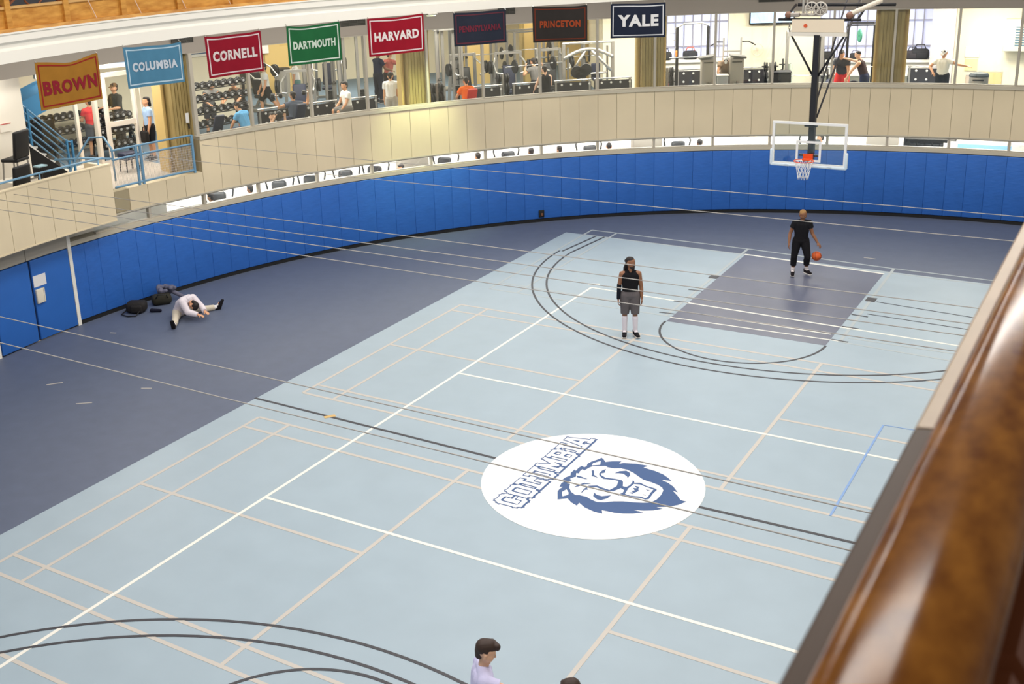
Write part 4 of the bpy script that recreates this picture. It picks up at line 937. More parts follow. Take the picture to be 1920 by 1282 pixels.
# ------------------------------------------------------------------ fitness floor: equipment behind the windows
ZU = 2.98
def dumbbell_proto():
    t = thing('dumbbell', '', 'dumbbell')
    b = MB(); b.tube([(0, -.09, 0), (0, .09, 0)], .016, 8); b.build('handle', M_CHROME, t, smooth=True)
    for s in (-1, 1):
        b = MB(); b.m = 0; b.lathe([(.062, -.05), (.078, -.035), (.078, .035), (.062, .05)], (0, s*.12, 0), 14, 'Y'); b.m = 1; b.lathe([(.034, -.004), (.034, .004)], (0, s*.172, 0), 12, 'Y')
        b.build('weight_head', [M_IRON, mat('grey_disc', (150, 150, 150), .5)], t)
    return t
DB = None
def put_dumbbell(loc, rz, lab, group, sc=1.0):
    global DB
    if DB is None: DB = dumbbell_proto(); o = DB; o.location = loc; o.rotation_euler.z = rz; o['label'] = lab; o['group'] = group
    else: o = dup(DB, loc, rz, lab, group)
    o.scale = (sc, sc, sc)
    return o
def dumbbell_rack(lab, th, R, w, tiers, n, dlab, group, sc=1.0, turn=0.0):
    p, rz = at(th, R, ZU); rz += turn; t = thing('dumbbell_rack', lab, 'dumbbell rack', p, rz)
    M = Matrix.Translation(p) @ Matrix.Rotation(rz, 4, 'Z')
    for s in (-1, 1):
        b = MB(); b.beam((s*w/2, .32, 0), (s*w/2, .12, tiers[-1]+.16), .07, .06); b.beam((s*w/2, -.35, .03), (s*w/2, .35, .03), .06); b.beam((s*w/2, -.22, .06), (s*w/2, .1, tiers[-1]*.6), .05); b.build('upright', M_IRON, t)
    for k, z in enumerate(tiers):
        y = -.16+.24*k/max(1, len(tiers)-1)
        b = MB(); b.box((0, y-.08, z), (w, .06, .03)); b.box((0, y+.10, z+.03), (w, .06, .03)); b.build('shelf', mat('dark_shelf', (64, 64, 66), .5), t)
        for i in range(n):
            x = -w/2+.12+(w-.24)*i/(n-1); q = M @ Vector((x, y+.02, z+.085*sc+.02))
            put_dumbbell(q, rz, dlab % ['lowest', 'second', 'third', 'top'][k], group, sc)
    return t
dumbbell_rack('long dumbbell rack behind the landing glass, left of the man in the red shirt', 169.0, 23.8, 2.6, (.28, .66, 1.04), 12, 'dumbbell on the %s tier of the long rack behind the red-shirted man', 'dumbbells on the long rack', 1.15)
dumbbell_rack('four-tier dumbbell rack behind the glass, just right of the broad golden column', 158.9, 21.9, 1.9, (.56, .93, 1.28, 1.64), 8, 'dumbbell on the %s tier of the rack right of the broad golden column', 'dumbbells on the four-tier rack', 1.1, .1)
dumbbell_rack('dumbbell rack behind the glazed door of the landing', 167.0, 22.5, 1.2, (.28, .66, 1.04), 6, 'dumbbell on the %s tier of the rack behind the glazed door', 'dumbbells behind the door', 1.15)
# low dark barriers with white bolts and a grey rail
def barrier(lab, th, R, w):
    p, rz = at(th, R, ZU); t = thing('barrier', lab, 'barrier', p, rz, 'dark barriers along the fitness floor')
    b = MB(); b.box((0, 0, .56), (w, .08, .62)); b.build('panel', M_BARRIER, t)
    b = MB(); n = max(2, int(w/.3))
    for i in range(n):
        for z in (.52, .80):
            x = -w/2+w*(i+.5)/n + (.09 if z > .5 else 0)
            b.cyl((x, -.04, z), (x, -.055, z), .036, 10)
    b.build('bolt', M_BOLT, t)
    b = MB(); b.tube([(-w/2, 0, .93), (w/2, 0, .93)], .028, 8); b.build('rail', M_CHROME, t, smooth=True)
    for s in (-1, 1): b = MB(); b.box((s*(w/2-.05), 0, .47), (.06, .1, .94)); b.build('post', M_STEEL, t)
BARS = [(155.0, 'under the lunging man'), (151.2, 'behind the bench with two raised dumbbells'), (147.6, 'behind the seated man in white'), (142.0, 'behind the standing man in white, beside the golden column'), (136.2, 'behind the orange shirt'), (132.0, 'behind the barbell squatter'), (128.2, 'behind the black tank top'), (124.6, 'left of the golden column under the rightmost banner'), (119.8, 'right of the golden column under the rightmost banner'), (117.3, 'under the pull-up frame'), (112.2, 'right of the two grey bin cabinets'), (98.6, 'under the window with the black bags')]
for th, w in BARS: barrier('dark low barrier with white bolts, '+w, th, 21.15 if th > 120 else 22.6, 1.22 if th not in (119.8, 117.3, 98.6) else .95)
# benches
def bench(lab, th, R, turn, incline=True, col=M_NAVY):
    p, rz = at(th, R, ZU); t = thing('weight_bench', lab, 'bench', p, rz+turn)
    b = MB(); b.rbox((0, -.25, .45), (.28, .5, .09), .03); b.build('seat', col, t, smooth='auto')
    b = MB(); M = Matrix.Rotation(rad(62 if incline else 4), 3, 'X'); b.rbox((0, .16 if incline else .42, .78 if incline else .48), (.30, .82, .09), .03, M=M); b.build('backrest', col, t, smooth='auto')
    b = MB(); b.beam((0, -.5, .2), (0, .6, .2), .07); b.beam((0, -.1, .2), (0, -.1, .42), .07); b.beam((0, .5, .2), (0, .25, .72 if incline else .4), .06); b.build('frame', M_STEEL, t)
    for y in (-.5, .6): b = MB(); b.beam((-.28, y, .04), (.28, y, .04), .06); b.beam((0, y, .04), (0, y, .2), .06); b.build('foot', M_STEEL, t)
    return t
bench('navy weight bench at the glass, left end of the four-tier dumbbell rack', 161.8, 20.2, pi)
bench('navy upright bench hiding the person who raises two dumbbells', 154.3, 20.2, pi)
bench('navy weight bench with silver legs, right of the raised dumbbells', 151.4, 20.1, 1.9, False)
bench('black bench under the man in the light blue shirt', 159.4, 19.75, 1.2, False, M_IRON)
bench('grey flat bench under the seated man in white', 149.3, 20.5, 1.4, False, mat('grey_vinyl', (120, 116, 110), .5))
bench('red-backed bench of the person in the orange shirt', 138.9, 19.55, pi, True, mat('red_vinyl', (190, 44, 38), .5))
# cable machines
def cable_machine(lab, th, R, w, h, turn=0.0):
    p, rz = at(th, R, ZU); t = thing('cable_machine', lab, 'exercise machine', p, rz+turn)
    for s in (-1, 1):
        b = MB(); b.box((s*w/2, 0, h/2), (.12, .1, h)); b.box((s*(w/2-.22), .12, h/2), (.09, .08, h)); b.build('post', M_STEEL, t)
        b = MB()
        for i in range(12): b.box((s*(w/2-.1), .14, .25+.055*i), (.2, .14, .046))
        b.build('weight_stack', M_IRON, t)
        b = MB(); b.tube([(s*(w/2-.03), -.08, h-.1), (s*(w/2-.03), -.09, 1.2)], .006, 5); b.build('cable', M_BLACK, t)
        b = MB(); b.lathe([(.07, -.02), (.07, .02)], (s*(w/2-.03), -.08, h-.06), 14, 'X'); b.build('pulley', M_IRON, t)
        b = MB(); b.tube([(s*(w/2-.03)-.07, -.09, 1.12), (s*(w/2-.03), -.09, 1.22), (s*(w/2-.03)+.07, -.09, 1.12)], .012, 6); b.tube([(s*(w/2-.03)-.07, -.09, 1.12), (s*(w/2-.03)+.07, -.09, 1.12)], .016, 6); b.build('handle', M_BLACK, t)
    b = MB(); b.box((0, 0, h), (w+.2, .14, .1)); b.build('cross_beam', M_STEEL, t)
    b = MB(); b.box((0, .1, .05), (w+.3, .7, .08)); b.build('base', M_STEEL, t)
cable_machine('grey cable machine behind the green banner', 148.6, 23.6, 1.0, 2.35)
cable_machine('tall grey cable tower right of the green banner, beside the seated man in white', 146.1, 23.2, .9, 2.7)
cable_machine('tall grey cable tower right of the golden column under the second crimson banner', 138.6, 22.0, .8, 2.75)
cable_machine('grey cable machine behind the navy banner with dim red letters', 136.4, 27.4, 1.6, 2.4)
# racks with barbells
def plate(b, x, r, w, z, y=0): b.lathe([(r-.015, -w/2), (r, -w/4), (r, w/4), (r-.015, w/2)], (x, y, z), 24, 'X')
def barbell(lab, loc, rz, plates, length=2.1):
    t = thing('barbell', lab, 'barbell', loc, rz)
    b = MB(); b.tube([(-length/2, 0, 0), (length/2, 0, 0)], .016, 8); b.tube([(-length/2, 0, 0), (-length/2+.4, 0, 0)], .026, 8); b.tube([(length/2-.4, 0, 0), (length/2, 0, 0)], .026, 8); b.build('bar', M_CHROME, t, smooth=True)
    for x, r, m in plates:
        for s in (-1, 1): b = MB(); plate(b, s*x, r, .05, 0); b.build('plate', m, t, smooth='auto')
    return t
def squat_rack(lab, th, R, blab, plates, hz=1.35, h=2.25, turn=0.0, col=M_STEEL, bar=True, w=1.1):
    p, rz = at(th, R, ZU); rz += turn; t = thing('squat_rack', lab, 'squat rack', p, rz)
    for sx in (-1, 1):
        for y in (-.35, .45): b = MB(); b.box((sx*w/2, y, h/2), (.075, .075, h)); b.build('post', col, t)
        b = MB(); b.beam((sx*w/2, -.5, .04), (sx*w/2, .6, .04), .07); b.beam((sx*w/2, -.35, h), (sx*w/2, .45, h), .06); b.build('side_beam', col, t)
        b = MB(); b.box((sx*w/2, -.42, hz-.03), (.06, .12, .06)); b.build('hook', M_BLACK, t)
        for z in (.6, 1.0): b = MB(); b.tube([(sx*w/2, .45, z), (sx*(w/2+.22), .45, z)], .02, 6); plate(b, sx*(w/2+.1), .2, .05, z, .45); b.build('stored_plate', M_IRON, t)
    b = MB(); b.tube([(-w/2, -.35, h), (w/2, -.35, h)], .03, 8); b.beam((-w/2, .45, h), (w/2, .45, h), .06); b.beam((-w/2, .45, .04), (w/2, .45, .04), .06); b.build('cross_beam', col, t)
    if bar:
        q = Matrix.Translation(p) @ Matrix.Rotation(rz, 4, 'Z') @ Vector((0, -.43, hz+.035)); barbell(blab, q, rz, plates)
PB = [(.72, .225, M_IRON)]
squat_rack('grey squat rack between the two dark banners, left of the barbell squatter', 134.0, 25.2, 'barbell with black plates on the rack left of the barbell squatter', PB, 1.5)
squat_rack('grey squat rack behind the barbell squatter', 130.2, 25.0, 'barbell with black plates on the rack behind the barbell squatter', PB, 1.6, turn=.15)
squat_rack('silver rack behind the mullion right of the barbell squatter', 126.8, 24.8, 'barbell with black plates right of the barbell squatter', PB, 1.3, 2.2, -.1)
squat_rack('black squat rack left of the hanging basketball mast', 108.0, 22.3, 'barbell on the rack just left of the basketball mast', PB, .7, 2.1, 0, M_STEEL)
squat_rack('black squat rack with green and red plates right of the basketball mast', 103.6, 21.9, 'barbell with red plates on the rack right of the basketball mast', [(.6, .225, mat('red_plate', (190, 44, 40), .5)), (.68, .2, M_IRON)], 1.02, 2.35, 0, M_IRON, True, .8)
t = thing('weight_plate', 'green weight plate stored high on the black rack right of the mast', 'weight plate', *at(103.75, 21.35, 5.02)); b = MB(); plate(b, 0, .2, .05, 0); b.lathe([(.03, -.04), (.03, .04)], (0, 0, 0), 12, 'X'); b.build('disc', mat('green_plate', (50, 130, 104), .5), t, smooth='auto'); t.rotation_euler.z += .28
t = thing('weight_plate', 'black weight plate leaning upright at the foot of the rack right of the mast', 'weight plate', *at(104.0, 21.0, ZU+.46)); b = MB(); plate(b, 0, .24, .06, 0); b.build('disc', M_IRON, t, smooth='auto'); t.rotation_euler.z += 1.35
b = MB(); b.lathe([(.05, -.034), (.05, .034)], (0, 0, 0), 12, 'X'); b.build('hub', M_BOLT, t)
t = thing('plyo_box', 'black wooden box under the leaning black plate', 'box', *at(104.0, 21.0, ZU)); b = MB(); b.rbox((0, 0, .11), (.5, .4, .22), .02); b.build('box', M_BLACK, t, smooth='auto'); b = MB(); b.box((0, -.2, .14), (.12, .01, .04)); b.build('hand_hole', mat('hole', (8, 8, 8), .9), t)
# arched machine under the rightmost banner
p, rz = at(126.4, 21.9, ZU); t = thing('arched_press_machine', 'silver machine with arched top beam, left of the golden column under the rightmost banner', 'exercise machine', p, rz)
for s in (-1, 1):
    b = MB(); b.box((s*.82, 0, 1.02), (.1, .12, 2.04)); b.box((s*.66, .1, .95), (.06, .06, 1.9)); b.build('post', M_STEEL, t)
    b = MB(); b.beam((s*.8, -.45, .05), (s*.8, .5, .05), .1); b.build('foot', M_STEEL, t)
b = MB(); b.tube([(-.82+1.64*i/16, -.05, 1.55+.28*sin(pi*i/16)) for i in range(17)], .06, 8); b.build('arch_beam', M_CHROME, t, smooth=True)
b = MB(); b.tube([(-.85, 0, 2.04), (.85, 0, 2.04)], .045, 8); b.build('top_bar', M_CHROME, t, smooth=True)
b = MB(); b.tube([(.1, -.05, 1.8), (.75, -.1, 1.1)], .05, 8); b.tube([(-.1, -.05, 1.8), (-.5, -.1, 1.2)], .04, 8); b.tube([(-.6, -.1, 1.0), (.6, -.1, 1.05)], .035, 8); b.build('lever_arm', M_CHROME, t, smooth=True)
for x, z in ((-.42, 1.12), (-.28, 1.05), (-.12, 1.18)):
    b = MB(); b.lathe([(.19, -.03), (.205, -.015), (.205, .015), (.19, .03)], (x, -.2, z), 22, 'Y'); b.lathe([(.05, -.04), (.05, .04)], (x, -.2, z), 12, 'Y'); b.build('plate', M_IRON, t, smooth='auto')
b = MB(); b.rbox((.25, -.2, .85), (.3, .4, .1), .03); b.rbox((.25, 0, 1.1), (.3, .1, .5), .03); b.build('seat', M_NAVY, t, smooth='auto')
# pull-up frame and dip tower right of the golden column
p, rz = at(117.4, 21.9, ZU); t = thing('pull_up_frame', 'tall pull-up frame with curved silver top bar right of the rightmost golden banner column', 'exercise frame', p, rz)
for s in (-1, 1): b = MB(); b.box((s*.5, 0, 1.2), (.09, .08, 2.4)); b.build('post', M_IRON, t); b = MB(); b.beam((s*.5, -.5, .04), (s*.5, .5, .04), .08); b.build('foot', M_IRON, t)
b = MB(); b.tube([(-.56, 0, 2.36), (-.3, 0, 2.5), (.3, 0, 2.52), (.52, 0, 2.42)], .032, 8); b.build('top_bar', M_CHROME, t, smooth=True)
b = MB(); b.tube([(-.75, -.05, 1.42), (.75, -.05, 1.42)], .018, 8); b.build('bar', M_CHROME, t, smooth=True)
for z in (2.22, 1.98, 1.72): b = MB(); b.tube([(-.5, 0, z), (-.74, 0, z)], .014, 6); b.build('peg', M_CHROME, t)
for x in (-.68,): b = MB(); plate(b, x, .22, .07, .82, -.05); b.build('plate', M_IRON, t, smooth='auto')
b = MB(); b.rbox((-.52, -.02, 1.55), (.06, .1, .2), .02); b.build('clip', mat('orange_clip', (226, 130, 50), .5), t)
b = MB(); b.rbox((-.72, -.05, .52), (.12, .1, .24), .03); b.build('strap', mat('crimson_strap', (190, 40, 74), .6), t)
p, rz = at(114.0, 21.95, ZU); t = thing('dip_tower', 'chrome dip tower with two angled grips above the grey bin cabinets', 'exercise frame', p, rz)
for s in (-1, 1):
    b = MB(); b.box((s*.28, .1, 1.0), (.06, .07, 2.0)); b.build('post', M_CHROME, t)
    b = MB(); b.tube([(s*.28, .1, 1.86), (s*.5, 0, 1.88), (s*.72, -.1, 1.76)], .022, 8); b.build('grip', M_IRON, t, smooth=True)
b = MB(); b.box((0, .1, .05), (.8, .7, .08)); b.box((0, .1, 1.55), (.62, .05, .05)); b.build('base', M_STEEL, t)
# bin cabinets with curved tops
for k, (th, lab) in enumerate(((116.4, 'grey bin cabinet with curved top, the left one of the pair below the dip tower'), (113.95, 'grey bin cabinet with curved top, the right one of the pair below the dip tower'))):
    p, rz = at(th, 20.75, ZU); t = thing('bin_cabinet', lab, 'waste bin', p, rz, 'grey bin cabinets')
    b = MB(); b.rbox((0, 0, .74), (.44, .44, 1.48), .03); b.build('body', M_BIN, t, smooth='auto')
    b = MB(); b.rbox((-.04 if k == 0 else .04, 0, 1.54), (.52, .48, .07), .03, M=Matrix.Rotation(rad(-8 if k == 0 else 8), 3, 'Y')); b.build('lid', mat('dark_grey_lid', (98, 96, 92), .5), t, smooth='auto')
    b = MB(); b.box((0, -.223, 1.38), (.3, .01, .03)); b.build('slot', M_BLACK, t)
    b = MB(); b.box((0, -.222, .62), (.15, .006, .04)); [b.beam((.0+d*.02, -.223, .66), (d*.075, -.223, .78), .02, .006) for d in (-1, -.5, 0, .5, 1)]; b.build('crown_mark', mat('dark_mark', (88, 82, 76), .6), t)
p, rz = at(115.2, 20.5, ZU); t = thing('small_bin', 'small plain grey bin between the two curved-top cabinets', 'waste bin', p, rz)
b = MB(); b.rbox((0, 0, .48), (.34, .34, .96), .03); b.build('body', mat('steel_bin', (150, 152, 152), .4), t, smooth='auto'); b = MB(); b.rbox((0, 0, .98), (.38, .38, .05), .02); b.build('lid', mat('pale_lid', (196, 194, 188), .4), t, smooth='auto')
# things along the right wall
t = thing('wall_screen', 'glowing wall television above the cream wall left of the basketball hoist', 'television', *at(110.5, 23.85, 5.28))
b = MB(); b.rbox((0, 0, .35), (1.5, .08, .85), .02); b.build('bezel', M_BLACK, t, smooth='auto'); b = MB(); b.box((0, -.045, .36), (1.4, .01, .75)); b.build('screen', mat('lit_screen', (150, 196, 236), .3, emit=1.0, rgb2=(220, 236, 250), scale=2), t)
t = thing('wall_fan', 'cream wall fan on the wall right of the bin cabinets', 'fan', *at(111.6, 23.8, 4.38))
b = MB(); b.tube([(.2*cos(rad(a)), -.1, .2*sin(rad(a))) for a in range(0, 360, 20)], .014, 6, closed=True); [b.beam((0, -.1, 0), (.2*cos(rad(a)), -.1, .2*sin(rad(a))), .008) for a in range(0, 360, 30)]; b.build('cage', mat('cream_fan', (214, 200, 178), .5), t); b = MB(); b.cyl((0, -.08, 0), (0, .12, 0), .05, 10); b.build('motor', mat('cream_fan', (214, 200, 178), .5), t)
for k, (th, c, lab) in enumerate(((110.6, (236, 240, 236), 'white foam roller standing upright just left of the basketball mast beam'), (109.0, (196, 206, 190), 'pale green foam roller standing upright behind the black treadmill'))):
    t = thing('foam_roller', lab, 'foam roller', *at(th, 22.9, ZU)); b = MB(); b.lathe([(.07, 0), (.075, .02), (.075, .98), (.07, 1.0)], (0, 0, .0), 16); b.build('roller', mat('foam_%d' % k, c, .7), t, smooth='auto'); b = MB(); b.lathe([(.03, 1.0), (.03, 1.005)], (0, 0, 0), 12); b.build('core', M_IRON, t)
t = thing('storage_bench', 'large black padded box left of the basketball mast, behind the window', 'box', *at(110.0, 21.4, ZU)); b = MB(); b.rbox((0, 0, .50), (.62, .5, .8), .03); b.build('box', M_BLACK, t, smooth='auto'); b = MB(); b.rbox((0, 0, .93), (.64, .52, .06), .02); b.build('lid', mat('charcoal_lid', (48, 48, 52), .5), t, smooth='auto'); b = MB(); b.box((0, 0, .05), (.5, .4, .1)); b.build('plinth', M_IRON, t)
t = thing('medicine_ball', 'dark medicine ball low beside the basketball mast', 'ball', *at(105.9, 21.0, ZU+.55)); b = MB(); b.ball((0, 0, 0), .2, 10); b.build('ball', M_NAVY, t, smooth=True); b = MB(); b.tube([(.201*cos(rad(a)), .201*sin(rad(a)), 0) for a in range(0, 360, 15)], .006, 5, closed=True); b.build('seam', M_BOLT, t)
t = thing('ball_stand', 'low dark stand under the medicine ball by the mast', 'stand', *at(105.9, 21.0, ZU)); b = MB(); b.tube([(.15*cos(rad(a)), .15*sin(rad(a)), .38) for a in range(0, 360, 20)], .02, 6, closed=True); b.build('ring', M_IRON, t)
for a in (30, 150, 270): b = MB(); b.beam((.15*cos(rad(a)), .15*sin(rad(a)), .38), (.2*cos(rad(a)), .2*sin(rad(a)), 0), .03); b.build('leg', M_IRON, t)
def bag(lab, th, R, z, c, s=1.0, accent=None, turn=0.0):
    p, rz = at(th, R, z); t = thing('gym_bag', lab, 'bag', p, rz+turn)
    b = MB(); b.rbox((0, 0, .15*s), (.5*s, .3*s, .3*s), .1*s); b.rbox((.05*s, -.13*s, .12*s), (.3*s, .1*s, .18*s), .04*s); b.build('body', mat('bag_%d_%d_%d' % c, c, .8, bump=.4, bscale=8), t, smooth='auto')
    b = MB(); b.tube([(-.16*s, 0, .27*s), (-.1*s, -.05*s, .42*s), (.1*s, -.05*s, .42*s), (.16*s, 0, .27*s)], .016*s, 6); b.build('handle', accent or M_BLACK, t, smooth=True)
bag('black gym bag with bright orange strap on the window ledge right of the golden column', 117.0, 23.8, 4.1, (34, 36, 46), 1.0, mat('orange_strap', (236, 92, 50), .6))
bag('black bag on the window ledge beside the golden column under the rightmost banner', 119.1, 23.8, 4.1, (36, 36, 40), .95)
bag('black backpack on the window ledge right of the rightmost golden column', 99.05, 23.8, 4.0, (28, 28, 34), 1.15)
bag('dark jacket-draped bag on the ledge against the rightmost golden column', 99.6, 23.78, 4.0, (44, 40, 46), .95)
bag('small black bag on the ledge just right of the basketball mast', 106.0, 23.8, 4.0, (30, 30, 34), .9)
bag('flat black bag on the ledge behind the rack right of the mast', 103.9, 23.8, 4.0, (40, 40, 46), .7)
p, rz = at(94.2, 20.6, ZU); t = thing('trash_bin', 'round steel trash bin with dark rim under the cream wall at far right', 'waste bin', p, rz)
b = MB(); b.lathe([(.24, 0), (.26, .03), (.27, .90), (.26, .92)], n=24); b.build('drum', mat('brushed_bin', (168, 164, 156), .4, metal=.3), t, smooth='auto'); b = MB(); b.lathe([(.275, .90), (.28, .94), (.24, 1.0), (.12, 1.02)], n=24); b.build('rim', mat('dark_rim', (70, 78, 82), .5), t, smooth='auto')
b = MB(); b.box((0, -.27, .82), (.3, .02, .04)); b.build('slot', M_BLACK, t)
p, rz = at(93.7, 20.9, ZU+.34); t = thing('floor_bin', 'little black bin at the foot of the steel trash bin', 'waste bin', *at(93.4, 20.9, ZU)); b = MB(); b.lathe([(.10, 0), (.13, .4), (.12, .42)], n=16); b.build('drum', M_BLACK, t, smooth='auto'); b = MB(); b.lathe([(.135, .40), (.135, .43)], n=16); b.build('rim', M_IRON, t)
for k, (th, z, w, h, c, lab) in enumerate(((95.3, 4.06, .42, .34, (214, 208, 220), 'pale lavender notice on the cream wall above the white-capped man'), (95.3, 3.62, .36, .42, (238, 214, 160), 'peach notice on the cream wall beside the white-capped man'), (95.35, 3.14, .2, .36, (206, 188, 170), 'small tan plate low on the cream wall'), (93.9, 3.0, .7, .62, (226, 196, 140), 'peach board leaning on the cream wall behind the trash bin'))):
    t = thing('wall_notice', lab, 'notice', *at(th, 23.97, z)); b = MB(); b.box((0, 0, h/2), (w, .02, h)); b.build('sheet', mat('notice_%d' % k, c, .7), t); b = MB(); b.box((0, -.012, h-.02), (w, .012, .02)); b.build('top_strip', M_BOLT, t)
t = thing('air_conditioner', 'cream wall unit with dark louvres cut by the right edge of the picture', 'air conditioner', *at(91.9, 23.7, 4.3)); b = MB(); b.rbox((0, 0, .5), (1.0, .4, 1.0), .02); b.build('case', mat('cream_case', (222, 214, 190), .5), t, smooth='auto')
b = MB(); [b.box((.12, -.2, .2+.08*i), (.6, .02, .04)) for i in range(8)]; b.build('louvre', mat('teal_louvre', (92, 122, 138), .4), t)
# trash can and paper by the far golden column
t = thing('trash_can', 'grey trash can with black rim by the far golden column behind the lunging man', 'waste bin', *at(147.2, 29.8, ZU)); b = MB(); b.lathe([(.26, 0), (.31, 1.0)], n=24); b.build('drum', mat('grey_can', (150, 146, 138), .5), t, smooth='auto'); b = MB(); b.lathe([(.32, .98), (.325, 1.04), (.28, 1.06)], n=24); b.build('rim', M_BLACK, t, smooth='auto')
t = thing('wall_notice', 'white sheet pinned on the far golden column behind the lunging man', 'notice', *at(147.9, 30.7, ZU+1.75)); b = MB(); b.box((0, -.03, 0), (.36, .02, .36)); b.build('sheet', mat('white_paper', (232, 230, 230), .7), t); b = MB(); b.box((0, -.045, .15), (.08, .01, .03)); b.build('clip', M_IRON, t)
def plate_machine(lab, th, R, turn=0.0, k=0):
    p, rz = at(th, R, ZU); t = thing('plate_loaded_machine', lab, 'exercise machine', p, rz+turn)
    b = MB(); b.rbox((0, 0, .46), (.42, .5, .1), .04); b.build('seat', M_NAVY if k % 2 else M_IRON, t, smooth='auto')
    b = MB(); b.rbox((0, .30, .92), (.42, .12, .8), .05, M=Matrix.Rotation(rad(-14), 3, 'X')); b.build('backrest', M_NAVY if k % 2 else M_IRON, t, smooth='auto')
    b = MB()
    for sx in (-1, 1): b.beam((sx*.5, -.6, .05), (sx*.5, .7, .05), .09); b.beam((sx*.5, .6, .05), (sx*.42, .45, 1.75), .09)
    b.beam((-.5, .6, .05), (.5, .6, .05), .08); b.beam((-.46, .46, 1.72), (.46, .46, 1.72), .08); b.beam((0, .4, .1), (0, .1, .44), .08); b.build('frame', M_STEEL, t)
    for sx in (-1, 1):
        b = MB(); b.tube([(sx*.42, .45, 1.6), (sx*.55, .1, 1.4), (sx*.5, -.3, 1.15), (sx*.3, -.38, 1.12)], .03, 8); b.build('lever_arm', M_CHROME, t, smooth=True)
        for q in (.62, .69): b = MB(); plate(b, sx*q, .215, .05, 1.3, .05); b.build('plate', M_IRON, t, smooth='auto')
for k, (th, R, a, lab) in enumerate(((150.6, 27.0, .3, 'dark plate machine behind the person raising two dumbbells'), (145.0, 27.6, -.4, 'plate machine half hidden by the tall cable tower, under the second crimson banner'), (136.3, 23.0, .1, 'dark plate machine left of the silver squat racks, right of the orange shirt'), (132.8, 22.7, -.1, 'plate machine with black discs just left of the squatting man'), (128.9, 22.9, .2, 'plate machine between the squatting man and the arched silver machine'), (151.4, 22.6, -.5, 'navy plate machine just right of the person raising two dumbbells'))):
    plate_machine(lab, th, R, a, k)
def plate_tree(lab, th, R):
    p, rz = at(th, R, ZU); t = thing('plate_tree', lab, 'plate rack', p, rz)
    b = MB(); b.box((0, 0, .62), (.08, .08, 1.2)); b.box((0, 0, .04), (.5, .6, .07)); b.build('stand', M_STEEL, t)
    for z, q in ((.35, .22), (.75, .2), (1.08, .15)):
        for sx in (-1, 1): b = MB(); b.tube([(sx*.03, 0, z), (sx*.26, 0, z+.02)], .02, 6); plate(b, sx*.1, q, .05, z); plate(b, sx*.17, q, .05, z+.01); b.build('stored_plate', M_IRON, t, smooth='auto')
plate_tree('tree of black plates standing left of the barbell squatter, by the barrier', 134.2, 21.6); plate_tree('tree of black plates at the left foot of the pull-up frame', 119.9, 20.9)
plate_tree('tree of black plates just left of the black padded box', 110.9, 21.5); plate_tree('tree of black plates right of the white-shirted man by the golden column', 141.0, 20.6)
# ------------------------------------------------------------------ people on the fitness floor
NOSHOE = ('shoes', (60, 60, 64), 'grey_shoe', SOLE_W)
GX = .013
def gp(label, th, R, face, pose, wear, skin='tan', h=1.74, hair='short', seat=None, **kw):
    """face: 0 = away from the court, 90 = to the picture's left, 180 = towards the court"""
    p = P(th, R, ZU+.01); return person(label, p, th + face, pose, wear + [NOSHOE], skin, h, hair, None, GX, None, None, seat)
SIT = dict(leg_r=((.2, 1, -.1), (.05, .05, -1)), leg_l=((-.2, 1, -.1), (-.05, .05, -1)))
WORK = dict(arm_r=((.2, .3, -.9), (-.1, 1, .0)), arm_l=((-.2, .3, -.9), (.1, 1, .0)))
gp('man in red T-shirt and grey shorts seen from behind at the long dumbbell rack', 168.6, 22.6, 0, dict(WORK), [('shirt', (212, 58, 62), 'red_tee', .27), ('shorts', (78, 78, 84), 'grey_gym_shorts', .46)], h=1.74)
gp('man in light blue T-shirt and black shorts between the glazed door and broad golden column', 166.25, 21.0, 80, dict(arm_r=((.1, .1, -1), (.0, .2, -1)), arm_l=((-.1, .1, -1), (0, .3, -1))), [('shirt', (168, 196, 232), 'light_blue_tee', .3), ('shorts', (34, 34, 38), 'black_gym_shorts', .5)], h=1.75, hair='long')
t = thing('tote_bag', 'black bag held by the man in light blue beside the broad golden column', 'bag', *at(166.9, 20.9, ZU+.55)); b = MB(); b.rbox((0, 0, .15), (.14, .3, .34), .05); b.build('body', mat('black_nylon', (30, 27, 27), .8), t, smooth='auto'); b = MB(); b.tube([(0, -.1, .3), (0, -.05, .42), (0, .05, .42), (0, .1, .3)], .012, 6); b.build('handle', M_BLACK, t)
gp('person in sky blue T-shirt hunched on a bench right of the four-tier dumbbell rack', 159.4, 19.9, 20, dict(SIT, spine=(0, .35, 1), neck=(0, .6, .8), arm_r=((.2, .5, -.8), (-.1, .6, -.8)), arm_l=((-.2, .5, -.8), (.1, .6, -.8))), [('shirt', (108, 176, 226), 'sky_blue_tee', .3), ('shorts', (40, 60, 110), 'navy_gym_shorts', .5)], seat=.50)
gp('man in white tee and black shorts lunging beneath the corner of the left crimson banner', 151.5, 25.4, 80, dict(spine=(0, .06, 1), leg_r=((.05, .45, -1), (.05, .0, -1)), leg_l=((-.05, -.45, -1), (-.05, -.55, -1)), arm_r=((.12, .2, -1), (0, .5, -1)), arm_l=((-.12, .1, -1), (0, .4, -1))), [('shirt', (232, 232, 226), 'white_tee', .27), ('shorts', (30, 30, 34), 'black_gym_shorts', .5)], h=1.80)
r_, J_ = gp('person on the upright navy bench raising a dumbbell in each hand', 154.3, 20.42, 0, dict(SIT, arm_r=((1, .05, -.15), (.2, .1, 1)), arm_l=((-1, .05, -.15), (-.2, .1, 1))), [('shirt', (96, 104, 120), 'slate_gym_tee', .2), ('shorts', (40, 44, 60), 'dark_gym_shorts', .5)], seat=.50)
